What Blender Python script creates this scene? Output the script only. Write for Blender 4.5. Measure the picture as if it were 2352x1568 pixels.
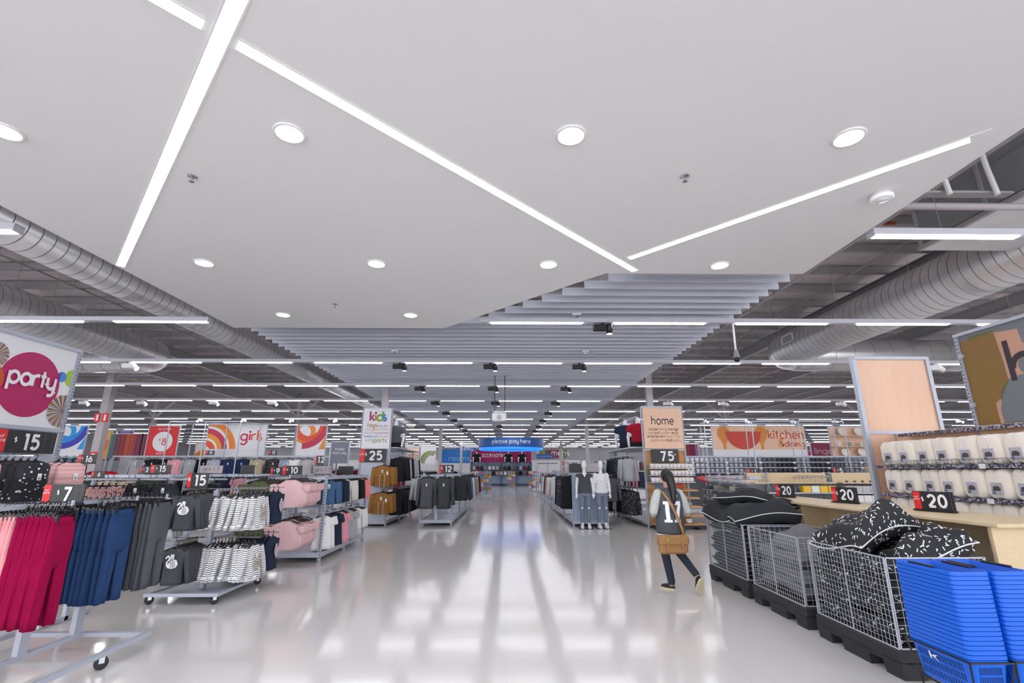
import bpy, bmesh, math, random
from mathutils import Vector, Matrix
R = math.radians
PI = math.pi
rnd = random.Random(7)
scene = bpy.context.scene
for o in list(bpy.data.objects):
    bpy.data.objects.remove(o)
COL = scene.collection

# ------------------------------------------------------------------ camera, world, exposure
CAM_H = 1.5
F_PX = 1110.7
cam_d = bpy.data.cameras.new('camera')
cam_d.sensor_width = 36.0
cam_d.lens = 36.0 * F_PX / 2352.0
cam_d.clip_end = 300
cam = bpy.data.objects.new('camera', cam_d)
COL.objects.link(cam)
cam.location = (0, 0, CAM_H)
cam.rotation_euler = (R(90 + 14.922), 0, R(-0.648))
scene.camera = cam
scene.view_settings.view_transform = 'Standard'
scene.view_settings.look = 'None'
scene.view_settings.gamma = 1
scene.view_settings.use_curve_mapping = False
cy = scene.cycles
cy.max_bounces = 6; cy.diffuse_bounces = 4; cy.glossy_bounces = 3; cy.transmission_bounces = 4; cy.transparent_max_bounces = 6
cy.caustics_reflective = False; cy.caustics_refractive = False
cy.sample_clamp_indirect = 6.0
cy.adaptive_threshold = 0.03
cy.use_light_tree = False
scene.view_settings.exposure = 0.78
w = bpy.data.worlds.new('world')
scene.world = w
w.use_nodes = True
w.node_tree.nodes['Background'].inputs[0].default_value = (0.96, 0.97, 1.0, 1)
w.node_tree.nodes['Background'].inputs[1].default_value = 2.1
TUBE_E = 15.0
LINEAR_E = 12.0
DOWN_E = 15.0
SPOT_E = 160.0

# ------------------------------------------------------------------ materials
def lin(h):
    h = h.lstrip('#')
    out = []
    for i in (0, 2, 4):
        c = int(h[i:i+2], 16) / 255.0
        out.append(c / 12.92 if c <= 0.04045 else ((c + 0.055) / 1.055) ** 2.4)
    return tuple(out) + (1.0,)
MATS = {}
def mat(name, col='#808080', rough=0.6, metal=0.0, var=0.0, vscale=8.0, emit=None, alpha=None, trans=0.0, coat=0.0, bump=0.0, bscale=60.0, spec=None):
    if name in MATS:
        return MATS[name]
    m = bpy.data.materials.new(name)
    m.use_nodes = True
    nt = m.node_tree
    b = nt.nodes['Principled BSDF']
    c = lin(col)
    b.inputs['Base Color'].default_value = c
    b.inputs['Roughness'].default_value = rough
    b.inputs['Metallic'].default_value = metal
    if spec is not None:
        b.inputs['Specular IOR Level'].default_value = spec
    if coat:
        b.inputs['Coat Weight'].default_value = coat
        b.inputs['Coat Roughness'].default_value = 0.1
    if trans:
        b.inputs['Transmission Weight'].default_value = trans
    if alpha is not None:
        b.inputs['Alpha'].default_value = alpha
    if emit:
        b.inputs['Emission Color'].default_value = c
        b.inputs['Emission Strength'].default_value = emit
    if var or bump:
        tc = nt.nodes.new('ShaderNodeTexCoord')
        n = nt.nodes.new('ShaderNodeTexNoise')
        n.inputs['Scale'].default_value = vscale
        n.inputs['Detail'].default_value = 4
        nt.links.new(tc.outputs['Object'], n.inputs['Vector'])
        if var:
            mx = nt.nodes.new('ShaderNodeMix'); mx.data_type = 'RGBA'
            mx.inputs[6].default_value = tuple(max(0, x * (1 - var)) for x in c[:3]) + (1,)
            mx.inputs[7].default_value = tuple(min(1, x * (1 + var)) for x in c[:3]) + (1,)
            nt.links.new(n.outputs['Fac'], mx.inputs[0])
            nt.links.new(mx.outputs[2], b.inputs['Base Color'])
        if bump:
            n2 = nt.nodes.new('ShaderNodeTexNoise')
            n2.inputs['Scale'].default_value = bscale
            nt.links.new(tc.outputs['Object'], n2.inputs['Vector'])
            bp = nt.nodes.new('ShaderNodeBump')
            bp.inputs['Strength'].default_value = bump
            bp.inputs['Distance'].default_value = 0.01
            nt.links.new(n2.outputs['Fac'], bp.inputs['Height'])
            nt.links.new(bp.outputs['Normal'], b.inputs['Normal'])
    MATS[name] = m
    return m
def nodes(name):
    """fresh principled material, returns (material, tree, bsdf, object-coordinate socket)"""
    m = bpy.data.materials.new(name); m.use_nodes = True
    nt = m.node_tree
    tc = nt.nodes.new('ShaderNodeTexCoord')
    MATS[name] = m
    return m, nt, nt.nodes['Principled BSDF'], tc.outputs['Object']
def mixc(nt, fac, a, b):
    mx = nt.nodes.new('ShaderNodeMix'); mx.data_type = 'RGBA'
    for i, v in ((6, a), (7, b)):
        if isinstance(v, str): mx.inputs[i].default_value = lin(v)
        else: nt.links.new(v, mx.inputs[i])
    nt.links.new(fac, mx.inputs[0])
    return mx.outputs[2]
def math_n(nt, op, a, b=None, c=None):
    n = nt.nodes.new('ShaderNodeMath'); n.operation = op
    for i, v in enumerate((a, b, c)):
        if v is None: continue
        if isinstance(v, (int, float)): n.inputs[i].default_value = v
        else: nt.links.new(v, n.inputs[i])
    return n.outputs[0]
def sep(nt, vec):
    s = nt.nodes.new('ShaderNodeSeparateXYZ'); nt.links.new(vec, s.inputs[0]); return s.outputs
def stripes_mat(name, base, line, period, duty, axis=2, rough=0.85, wob=0.0):
    if name in MATS: return MATS[name]
    m, nt, b, oc = nodes(name)
    s = sep(nt, oc)[axis]
    if wob:
        n = nt.nodes.new('ShaderNodeTexNoise'); n.inputs['Scale'].default_value = 5
        nt.links.new(oc, n.inputs['Vector'])
        s = math_n(nt, 'ADD', s, math_n(nt, 'MULTIPLY', n.outputs['Fac'], wob))
    f = math_n(nt, 'FRACT', math_n(nt, 'DIVIDE', s, period))
    f = math_n(nt, 'LESS_THAN', f, duty)
    nt.links.new(mixc(nt, f, base, line), b.inputs['Base Color'])
    b.inputs['Roughness'].default_value = rough
    return m
def dots_mat(name, base, dot, scale, size, rough=0.8, rand=1.0, stretch=None):
    if name in MATS: return MATS[name]
    m, nt, b, oc = nodes(name)
    v = nt.nodes.new('ShaderNodeTexVoronoi'); v.inputs['Scale'].default_value = scale
    v.inputs['Randomness'].default_value = rand
    src = oc
    if stretch:
        mp = nt.nodes.new('ShaderNodeMapping'); mp.inputs['Scale'].default_value = stretch
        nt.links.new(oc, mp.inputs[0]); src = mp.outputs[0]
    nt.links.new(src, v.inputs['Vector'])
    f = math_n(nt, 'LESS_THAN', v.outputs['Distance'], size)
    nt.links.new(mixc(nt, f, base, dot), b.inputs['Base Color'])
    b.inputs['Roughness'].default_value = rough
    return m
def check_mat(name, base, a, line, period, rough=0.85, duty=0.45):
    if name in MATS: return MATS[name]
    m, nt, b, oc = nodes(name)
    s = sep(nt, oc)
    fx = math_n(nt, 'LESS_THAN', math_n(nt, 'FRACT', math_n(nt, 'DIVIDE', s[0], period)), duty)
    fz = math_n(nt, 'LESS_THAN', math_n(nt, 'FRACT', math_n(nt, 'DIVIDE', s[2], period)), duty)
    c1 = mixc(nt, fx, base, a)
    c2 = mixc(nt, fz, c1, line)
    nt.links.new(c2, b.inputs['Base Color']); b.inputs['Roughness'].default_value = rough
    return m

# ------------------------------------------------------------------ mesh builder
class MB:
    def __init__(s):
        s.v = []; s.f = []
    def add(s, vs, fs):
        k = len(s.v); s.v += [tuple(p) for p in vs]; s.f += [tuple(i + k for i in f) for f in fs]; return s
    def box(s, x0, x1, y0, y1, z0, z1):
        return s.add([(x0,y0,z0),(x1,y0,z0),(x1,y1,z0),(x0,y1,z0),(x0,y0,z1),(x1,y0,z1),(x1,y1,z1),(x0,y1,z1)],
                     [(0,3,2,1),(4,5,6,7),(0,1,5,4),(1,2,6,5),(2,3,7,6),(3,0,4,7)])
    def cbox(s, c, d, rot=None):
        hx, hy, hz = d[0]/2, d[1]/2, d[2]/2
        ps = [Vector((sx*hx, sy*hy, sz*hz)) for sz in (-1,1) for sx, sy in ((-1,-1),(1,-1),(1,1),(-1,1))]
        if rot is not None: ps = [rot @ p for p in ps]
        c = Vector(c)
        return s.add([c + p for p in ps], [(0,3,2,1),(4,5,6,7),(0,1,5,4),(1,2,6,5),(2,3,7,6),(3,0,4,7)])
    def bar(s, a, b, wd, ht=None):
        """rectangular bar between two points"""
        a = Vector(a); b = Vector(b); d = b - a; L = d.length
        if L < 1e-6: return s
        ht = ht or wd
        q = d.to_track_quat('X', 'Z').to_matrix()
        return s.cbox((a + b) / 2, (L, wd, ht), q)
    def bevbox(s, x0, x1, y0, y1, z0, z1, c):
        """box with chamfered vertical and horizontal edges"""
        rings = []
        for z, i in ((z0, c), (z0 + c, 0), (z1 - c, 0), (z1, c)):
            X0, X1, Y0, Y1 = x0 + i, x1 - i, y0 + i, y1 - i
            rings.append([(X0+c,Y0,z),(X1-c,Y0,z),(X1,Y0+c,z),(X1,Y1-c,z),(X1-c,Y1,z),(X0+c,Y1,z),(X0,Y1-c,z),(X0,Y0+c,z)])
        return s.loft(rings)
    def loft(s, rings, cap=True, closed=True):
        n = len(rings[0]); k = len(s.v)
        for r in rings: s.v += [tuple(p) for p in r]
        for i in range(len(rings) - 1):
            a = k + i * n; b = a + n
            for j in range(n if closed else n - 1):
                j2 = (j + 1) % n
                s.f.append((a + j, a + j2, b + j2, b + j))
        if cap and closed:
            s.f.append(tuple(k + j for j in range(n))[::-1])
            s.f.append(tuple(k + (len(rings) - 1) * n + j for j in range(n)))
        return s
    def tube(s, pts, r, n=8, cap=True):
        pts = [Vector(p) for p in pts]; rings = []
        N = len(pts)
        up = None
        for i, p in enumerate(pts):
            d = (pts[min(i+1, N-1)] - pts[max(i-1, 0)]).normalized()
            if up is None:
                up = Vector((0,0,1)) if abs(d.z) < 0.9 else Vector((0,1,0))
            x = d.cross(up)
            if x.length < 1e-4: x = d.cross(Vector((1,0,0)))
            x.normalize(); y = x.cross(d).normalized(); up = y
            rr = r[i] if isinstance(r, (list, tuple)) else r
            ra, rb = rr if isinstance(rr, (list, tuple)) else (rr, rr)
            rings.append([p + x * (ra * math.cos(2*PI*j/n)) - y * (-rb * math.sin(2*PI*j/n)) for j in range(n)])
        return s.loft(rings, cap)
    def lathe(s, prof, n=16, c=(0,0,0), cap=True):
        rings = [[(c[0] + r*math.cos(2*PI*j/n), c[1] + r*math.sin(2*PI*j/n), c[2] + z) for j in range(n)] for r, z in prof]
        return s.loft(rings, cap)
    def prism(s, poly, y0, y1):
        """polygon in XZ extruded along Y (poly counter-clockwise seen from -Y)"""
        n = len(poly); k = len(s.v)
        s.v += [(x, y0, z) for x, z in poly] + [(x, y1, z) for x, z in poly]
        s.f.append(tuple(k + i for i in range(n)))
        s.f.append(tuple(k + n + i for i in range(n))[::-1])
        for i in range(n):
            j = (i + 1) % n
            s.f.append((k+i, k+n+i, k+n+j, k+j))
        return s
    def slab(s, poly, z0, z1):
        n = len(poly); k = len(s.v)
        s.v += [(x, y, z0) for x, y in poly] + [(x, y, z1) for x, y in poly]
        s.f.append(tuple(k + i for i in range(n))[::-1])
        s.f.append(tuple(k + n + i for i in range(n)))
        for i in range(n):
            j = (i + 1) % n
            s.f.append((k+i, k+j, k+n+j, k+n+i))
        return s
    def xform(s, M):
        s.v = [tuple(M @ Vector(p)) for p in s.v]; return s
    def mesh(s, name='mesh', smooth=False):
        me = bpy.data.meshes.new(name)
        me.from_pydata(s.v, [], s.f)
        if smooth:
            me.polygons.foreach_set('use_smooth', [True] * len(me.polygons))
        me.update()
        return me
    def out(s, name, m, parent=None, smooth=False, loc=None, rz=0.0):
        return put(name, s.mesh(name, smooth), m, parent, loc, rz)
def put(name, me, m=None, parent=None, loc=None, rz=0.0, rot=None):
    o = bpy.data.objects.new(name, me)
    COL.objects.link(o)
    if m is not None:
        if len(me.materials) == 0: me.materials.append(m)
        elif me.materials[0] is not m:
            o.material_slots[0].link = 'OBJECT'; o.material_slots[0].material = m
    if parent is not None: o.parent = parent
    if loc is not None: o.location = loc
    if rot is not None: o.rotation_euler = rot
    elif rz: o.rotation_euler = (0, 0, rz)
    return o
def tag(o, label=None, cat=None, group=None, kind=None):
    if label: o['label'] = label
    if cat: o['category'] = cat
    if group: o['group'] = group
    if kind: o['kind'] = kind
    return o
def thing(name, label, cat, loc=(0,0,0), rz=0.0, group=None):
    o = bpy.data.objects.new(name, None)
    o.empty_display_size = 0.1
    COL.objects.link(o); o.location = loc; o.rotation_euler = (0, 0, rz)
    return tag(o, label, cat, group)
def struct(o, label=None):
    o['kind'] = 'structure'
    if label: o['label'] = label
    return o
def smooth_by_angle(me, deg=40):
    """smooth faces, sharp edges above an angle"""
    me.polygons.foreach_set('use_smooth', [True] * len(me.polygons))
    bm = bmesh.new(); bm.from_mesh(me)
    for e in bm.edges:
        if len(e.link_faces) == 2 and e.calc_face_angle(0) > R(deg): e.smooth = False
    bm.to_mesh(me); bm.free()
    return me

# shared materials
M_metal = mat('rack_metal', '#b4bac8', 0.4, 0.2)
M_chrome = mat('chrome', '#c9ccd2', 0.18, 0.95)
M_steel = mat('galvanised', '#dddde0', 0.33, 0.8, var=0.12, vscale=3)
M_black = mat('black_plastic', '#17181b', 0.45)
M_blackmat = mat('black_matt', '#1c1d20', 0.75)
M_white = mat('white_paint', '#e9e9ec', 0.5)
M_whiteg = mat('white_gloss', '#f0f0f2', 0.25)
M_red = mat('sign_red', '#df2a2f', 0.5)
M_print = mat('print_white', '#eeeef2', 0.6)
M_price = mat('price_black', '#24252b', 0.4)
M_grey = mat('mid_grey', '#7d7f86', 0.6)
M_dgrey = mat('dark_grey', '#3b3c40', 0.6)
M_rubber = mat('rubber', '#2e3034', 0.7)
M_tube = mat('tube_light', '#fafaff', 0.5, emit=TUBE_E)
M_linear = mat('linear_light', '#fafaff', 0.5, emit=LINEAR_E)
M_down = mat('downlight', '#fafaff', 0.5, emit=DOWN_E)
M_spot = mat('spot_lens', '#ffffff', 0.4, emit=SPOT_E)
M_wood = None
def wood_mat(name, a, b2, scale=(1.2, 14, 14), rough=0.5):
    m, nt, b, oc = nodes(name)
    mp = nt.nodes.new('ShaderNodeMapping'); mp.inputs['Scale'].default_value = scale
    nt.links.new(oc, mp.inputs[0])
    n = nt.nodes.new('ShaderNodeTexNoise'); n.inputs['Scale'].default_value = 2.5; n.inputs['Detail'].default_value = 6
    nt.links.new(mp.outputs[0], n.inputs['Vector'])
    nt.links.new(mixc(nt, n.outputs['Fac'], a, b2), b.inputs['Base Color'])
    b.inputs['Roughness'].default_value = rough
    return m
M_wood = wood_mat('pale_plywood', '#cdb592', '#dccaa6', (12, 1.2, 12))
M_peach = wood_mat('peach_ply', '#e6bb9e', '#f0cdb4', (8, 8, 1.0))

# ------------------------------------------------------------------ stroke lettering
def arc(cx, cy, r, a0, a1, ry=None, n=None):
    ry = ry or r
    n = n or max(4, int(abs(a1 - a0) / 18))
    return [(cx + r*math.cos(R(a0+(a1-a0)*i/n)), cy + ry*math.sin(R(a0+(a1-a0)*i/n))) for i in range(n+1)]
CIRC = arc(.5, .5, .5, 0, 360)
G = {
 'a': ([CIRC, [(1,1),(1,0)]], 1.0), 'b': ([CIRC, [(0,1.65),(0,0)]], 1.0), 'c': ([arc(.5,.5,.5,48,312)], .88),
 'd': ([CIRC, [(1,1.65),(1,0)]], 1.0), 'e': ([[(0,.5),(1,.5)] , arc(.5,.5,.5,0,315)], .98),
 'f': ([[(.25,0),(.25,1.3)] + arc(.55,1.3,.3,180,80), [(0,1),(.6,1)]], .65), 'g': ([CIRC, [(1,1),(1,-.2)] + arc(.5,-.2,.5,0,-150)], 1.0),
 'h': ([[(0,0),(0,1.65)], arc(.44,.56,.44,180,0) + [(.88,0)]], .88), 'i': ([[(0,0),(0,1)], arc(0,1.36,.06,0,360,n=8)], 0.0),
 'k': ([[(0,0),(0,1.65)], [(.05,.48),(.68,1)], [(.22,.62),(.74,0)]], .72), 'l': ([[(0,0),(0,1.65)]], 0.0),
 'm': ([[(0,0),(0,1)], arc(.4,.6,.4,180,0) + [(.8,0)], arc(1.2,.6,.4,180,0) + [(1.6,0)]], 1.6),
 'n': ([[(0,0),(0,1)], arc(.44,.56,.44,180,0) + [(.88,0)]], .88), 'o': ([CIRC], 1.0), 'p': ([CIRC, [(0,1),(0,-.62)]], 1.0),
 'q': ([CIRC, [(1,1),(1,-.62)]], 1.0), 'r': ([[(0,0),(0,1)], arc(.44,.56,.44,180,62)], .55),
 's': ([arc(.38,.75,.26,50,270,.25,8) + arc(.38,.25,.28,90,-130,.25,8)], .7), 't': ([[(.28,1.45),(.28,0)], [(0,1),(.58,1)]], .58),
 'u': ([[(0,1),(0,.44)] + arc(.44,.44,.44,180,360) + [(.88,1)], [(.88,1),(.88,0)]], .88), 'v': ([[(0,1),(.42,0),(.84,1)]], .84),
 'w': ([[(0,1),(.36,0),(.72,1),(1.08,0),(1.44,1)]], 1.44), 'x': ([[(0,0),(.75,1)],[(0,1),(.75,0)]], .75),
 'y': ([[(0,1),(0,.44)] + arc(.44,.44,.44,180,360), [(.88,1),(.88,-.2)] + arc(.44,-.2,.44,0,-120)], .88), 'z': ([[(0,1),(.72,1),(0,0),(.75,0)]], .75),
 '0': ([arc(.45,.75,.45,0,360,.75)], .9), '1': ([[(.32,1.66),(.32,-.16)], [(-.02,1.5),(.32,1.5)]], .36), '2': ([arc(.44,1.05,.42,165,-20,.45) + [(.02,0)], [(0,0),(.88,0)]], .88),
 '3': ([arc(.4,1.12,.38,150,-90,.38) , arc(.4,.38,.42,90,-150,.38)], .84), '5': ([[(.84,1.5),(.06,1.5)], [(.17,1.6),(.11,.74)], arc(.42,.48,.44,135,-145,.48)], .88),
 '6': ([arc(.44,.44,.44,0,360), [(.62,1.5),(.08,.7)]], .88), '7': ([[(-.04,1.5),(.96,1.5)], [(.84,1.6),(.28,-.16)]], .9), '8': ([arc(.44,1.13,.34,0,360,.36), arc(.44,.4,.44,0,360,.4)], .88),
 '9': ([arc(.44,1.06,.44,0,360), [(.26,0),(.8,.8)]], .88), '4': ([[(.7,0),(.7,1.5),(0,.42),(.95,.42)]], .95),
 '$': ([arc(.4,1.0,.34,40,270,.3,8) + arc(.4,.42,.36,90,-140,.3,8), [(.4,1.6),(.4,-.15)]], .78), '-': ([[(0,.5),(.5,.5)]], .5),
 '&': ([[(.9,0),(.15,1.1)] + arc(.4,1.2,.28,200,-20) + [(.15,.6)] + arc(.38,.36,.36,150,330) + [(.9,.7)]], .9),
}
def ribbon(mb, pts, wd, y=0.0):
    n = len(pts)
    closed = n > 3 and math.hypot(pts[0][0]-pts[-1][0], pts[0][1]-pts[-1][1]) < 1e-6
    L = []; Rr = []
    for i, p in enumerate(pts):
        if closed:
            a = pts[(i-1) % (n-1)]; b = pts[(i+1) % (n-1)]
        else:
            a = pts[max(i-1,0)]; b = pts[min(i+1,n-1)]
        dx, dz = b[0]-a[0], b[1]-a[1]
        l = math.hypot(dx, dz) or 1
        nx, nz = -dz/l, dx/l
        k = 1.0
        if 0 < i < n-1:
            d1 = (p[0]-a[0], p[1]-a[1]); l1 = math.hypot(*d1) or 1
            cs = max(0.45, (d1[0]*dx + d1[1]*dz)/(l1*l))
            k = 1/cs
        L.append((p[0]+nx*wd/2*k, y, p[1]+nz*wd/2*k)); Rr.append((p[0]-nx*wd/2*k, y, p[1]-nz*wd/2*k))
    kk = len(mb.v)
    mb.v += L + Rr
    for i in range(n-1):
        mb.f.append((kk+i, kk+n+i, kk+n+i+1, kk+i+1))
def text_mb(s, xh, wt=0.2, gap=0.30):
    """lettering in the XZ plane facing -Y, baseline z=0, starts at x=0; returns (MB, width)"""
    mb = MB(); x = 0.0; sk = 0
    for ch in s:
        if ch == ' ':
            x += 0.55; continue
        if ch not in G: continue
        paths, adv = G[ch]
        for p in paths:
            ribbon(mb, [(q[0]+x, q[1]) for q in p], wt, -0.0005*sk/xh); sk = (sk+1) % 7
        x += adv + gap + wt*0.5
    wdt = (x - gap - wt*.5) * xh
    mb.v = [(a*xh, b*xh, c*xh) for a, b, c in mb.v]
    return mb, wdt
TXT = {}
def letters(parent, s, x, z, xh, m, y=-0.004, wt=0.2, align='c', gap=0.30, fit=None, name='lettering'):
    key = (s, round(xh,4), wt, gap)
    if key not in TXT:
        mb, wd = text_mb(s, xh, wt, gap)
        TXT[key] = (mb.mesh('lettering'), wd)
    me, wd = TXT[key]
    sx = 1.0
    if fit: sx = fit / wd; wd = fit
    x0 = x - (wd/2 if align == 'c' else (wd if align == 'r' else 0))
    o = put(name, me, m, parent, (x0, y, z))
    if fit: o.scale = (sx, 1, 1)
    return o
def clip_poly(poly, x0, x1, z0, z1):
    def cut(ps, f, g):
        out = []
        for i in range(len(ps)):
            a, b = ps[i-1], ps[i]
            fa, fb = f(a), f(b)
            if fb:
                if not fa: out.append(g(a, b))
                out.append(b)
            elif fa: out.append(g(a, b))
        return out
    def ix(v): return lambda a, b: (v, a[1] + (b[1]-a[1])*(v-a[0])/(b[0]-a[0]))
    def iz(v): return lambda a, b: (a[0] + (b[0]-a[0])*(v-a[1])/(b[1]-a[1]), v)
    for f, g in ((lambda p: p[0] >= x0, ix(x0)), (lambda p: p[0] <= x1, ix(x1)), (lambda p: p[1] >= z0, iz(z0)), (lambda p: p[1] <= z1, iz(z1))):
        if len(poly) < 3: return []
        poly = cut(poly, f, g)
    return poly
class Art:
    """flat print on a panel: shapes in the XZ plane facing -Y, clipped to the panel"""
    def __init__(s, parent, rect, y=-0.002, name='print'):
        s.p, s.r, s.y, s.n = parent, rect, y, name
    def polys(s, ps, m):
        mb = MB()
        for p in ps:
            q = clip_poly(list(p), *s.r)
            if len(q) >= 3:
                mb.add([(a, s.y, b) for a, b in q], [tuple(range(len(q)))])
        s.y -= 0.0007
        if mb.f: return mb.out(s.n, m, s.p)
    def rect(s, x0, x1, z0, z1, m): return s.polys([[(x0,z0),(x1,z0),(x1,z1),(x0,z1)]], m)
    def disc(s, cx, cz, r, m, rz=None, n=40): return s.polys([arc(cx, cz, r, 0, 360, rz, n)[:-1]], m)
    def ring(s, cx, cz, r0, r1, m, a0=0, a1=360, n=40):
        A = arc(cx, cz, r0, a0, a1, None, n); B = arc(cx, cz, r1, a0, a1, None, n)
        return s.polys([[A[i], B[i], B[i+1], A[i+1]] for i in range(n)], m)

# ================================================================== THE SETTING
# floor
m, nt, b, oc = nodes('vinyl_floor')
n1 = nt.nodes.new('ShaderNodeTexNoise'); n1.inputs['Scale'].default_value = 0.9; n1.inputs['Detail'].default_value = 5
nt.links.new(oc, n1.inputs['Vector'])
c0 = mixc(nt, n1.outputs['Fac'], '#d0cdcb', '#dcd9d7')
br = nt.nodes.new('ShaderNodeTexBrick'); br.offset = 0
br.inputs['Color1'].default_value = (1,1,1,1); br.inputs['Color2'].default_value = (.985,.985,.985,1); br.inputs['Mortar'].default_value = (.86,.85,.84,1)
br.inputs['Scale'].default_value = 1.0; br.inputs['Mortar Size'].default_value = 0.0022
br.inputs['Brick Width'].default_value = 0.9; br.inputs['Row Height'].default_value = 0.9
nt.links.new(oc, br.inputs['Vector'])
mu = nt.nodes.new('ShaderNodeMix'); mu.data_type = 'RGBA'; mu.blend_type = 'MULTIPLY'; mu.inputs[0].default_value = 1
nt.links.new(c0, mu.inputs[6]); nt.links.new(br.outputs['Color'], mu.inputs[7])
nt.links.new(mu.outputs[2], b.inputs['Base Color'])
mp = nt.nodes.new('ShaderNodeMapping'); mp.inputs['Scale'].default_value = (0.35, 2.2, 1)
nt.links.new(oc, mp.inputs[0])
n2 = nt.nodes.new('ShaderNodeTexNoise'); n2.inputs['Scale'].default_value = 3.0; n2.inputs['Detail'].default_value = 3
nt.links.new(mp.outputs[0], n2.inputs['Vector'])
bp = nt.nodes.new('ShaderNodeBump'); bp.inputs['Strength'].default_value = 0.035; bp.inputs['Distance'].default_value = 0.02
nt.links.new(n2.outputs['Fac'], bp.inputs['Height']); nt.links.new(bp.outputs['Normal'], b.inputs['Normal'])
b.inputs['Roughness'].default_value = 0.11
b.inputs['Specular IOR Level'].default_value = 0.5
M_floor = m
struct(MB().add([(-36,-8,0),(36,-8,0),(36,58,0),(-36,58,0)], [(0,1,2,3)]).out('floor', M_floor), 'glossy off-white vinyl shop floor')
M_wallw = mat('wall_white', '#dcdadd', 0.7)
M_wallg = mat('wall_grey', '#9c9ca2', 0.7)
wf = struct(MB().box(-36, 36, 55.0, 55.2, 0, 2.6).out('wall_far', M_wallw), 'white lower far wall of the store')
MB().box(-36, 36, 54.98, 55.2, 2.6, 6.6).out('upper_wall', M_wallg, wf)
wl = struct(MB().box(-33.2, -33, -8, 55, 0, 6.6).out('wall_left', M_wallg))
wr = struct(MB().box(33, 33.2, -8, 55, 0, 6.6).out('wall_right', M_wallg))

# plaster ceiling with its diagonal edge
M_plaster = mat('plaster', '#e9e9eb', 0.85, var=0.02, vscale=0.6)
CZ = 4.0
pl = [(-4.95,-7.5),(3.9,-7.5),(3.9,5.89),(1.29,5.89),(-1.14,8.46),(-4.95,8.46)]
struct(MB().slab(pl, CZ, CZ+0.14).out('ceiling', M_plaster), 'smooth white plaster ceiling with stepped diagonal edge')

# slat ceiling: each blade a piece
M_slat = mat('slat_white', '#cad0de', 0.5, 0.0)
sc = bpy.data.objects.new('slat_ceiling', None); COL.objects.link(sc); struct(sc, 'suspended ceiling of white metal blades')
SZ = 4.15
k = 0; y = 5.93
slat_me = MB().box(0, 1, -0.008, 0.008, 0, 0.13).mesh('slat')
while y < 31.5:
    if y > 8.35: x0 = -5.05
    else: x0 = 8.0 - y
    o = put('slat', slat_me, M_slat, sc, (x0, y, SZ)); o.scale = (4.12 - x0, 1, 1)
    y += 0.30; k += 1
for x in (-4.2, -1.9, 0.4, 2.7):
    MB().box(x-0.02, x+0.02, 8.6 if x < 0 else 7.9, 31.4, SZ+0.132, SZ+0.17).out('carrier_rail', M_slat, sc)

# roof deck, purlins, rafters
m, nt, b, oc = nodes('roof_foil')
br = nt.nodes.new('ShaderNodeTexBrick'); br.offset = 0
br.inputs['Color1'].default_value = lin('#f2e8ea'); br.inputs['Color2'].default_value = lin('#eadfe2'); br.inputs['Mortar'].default_value = lin('#efeaec')
br.inputs['Scale'].default_value = 1.0; br.inputs['Mortar Size'].default_value = 0.007
br.inputs['Brick Width'].default_value = 0.3; br.inputs['Row Height'].default_value = 0.15
nt.links.new(oc, br.inputs['Vector'])
n1 = nt.nodes.new('ShaderNodeTexNoise'); n1.inputs['Scale'].default_value = 3
nt.links.new(oc, n1.inputs['Vector'])
mu = nt.nodes.new('ShaderNodeMix'); mu.data_type = 'RGBA'; mu.blend_type = 'MULTIPLY'; mu.inputs[0].default_value = 0.12
nt.links.new(br.outputs['Color'], mu.inputs[6]); nt.links.new(n1.outputs['Fac'], mu.inputs[7])
nt.links.new(mu.outputs[2], b.inputs['Base Color']); b.inputs['Roughness'].default_value = 0.5
M_roof = m
rf = struct(MB().box(-33, 33, -8, 55, 6.28, 6.4).out('roof', M_roof), 'insulated metal roof with safety mesh')
M_purl = mat('purlin_steel', '#a9a7a9', 0.55, 0.0)
M_rafter = mat('rafter_steel', '#a3a1a5', 0.6, 0.0)
pm = MB(); pm.box(-33, 33, -0.01, 0.01, 0, 0.2); pm.box(-33, 33, -0.075, 0.01, 0, 0.012); pm.box(-33, 33, -0.01, 0.075, 0.188, 0.2)
pme = pm.mesh('purlin')
y = 1.2
while y < 54.5:
    put('purlin', pme, M_purl, rf, (0, y, 6.05)); y += 1.19
for x in (-30.2,-21.5,-16.2,-12.75,-9.4,-4.0,0.4,4.75,9.2,13.5,18.0,22.2,30.8):
    z0 = 5.68
    rb = MB(); rb.box(x-0.09,x+0.09,-7,55,z0,z0+0.02); rb.box(x-0.09,x+0.09,-7,55,z0+0.34,z0+0.36); rb.box(x-0.008,x+0.008,-7,55,z0+0.02,z0+0.34)
    rb.out('rafter', M_rafter, rf)
# fly braces from rafters up to purlins (diagonals) and bridging rods
brace = MB().bar((0,0,0.06),(0.0,0.85,0.44),0.05).mesh('fly_brace')
for x in (-21.5,-12.75,-9.4,9.2,13.5,22.2):
    for yy in range(4):
        put('fly_brace', brace, M_purl, rf, (x+0.05, 8.0+yy*7.1, 5.66))
for x in (-19,-14.4,-11,-7.2,6.7,8.2,11.5,16,20):
    MB().tube([(x,1,6.02),(x,54,6.02)], 0.02, 6).out('bridging_rod', M_purl, rf)
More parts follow.
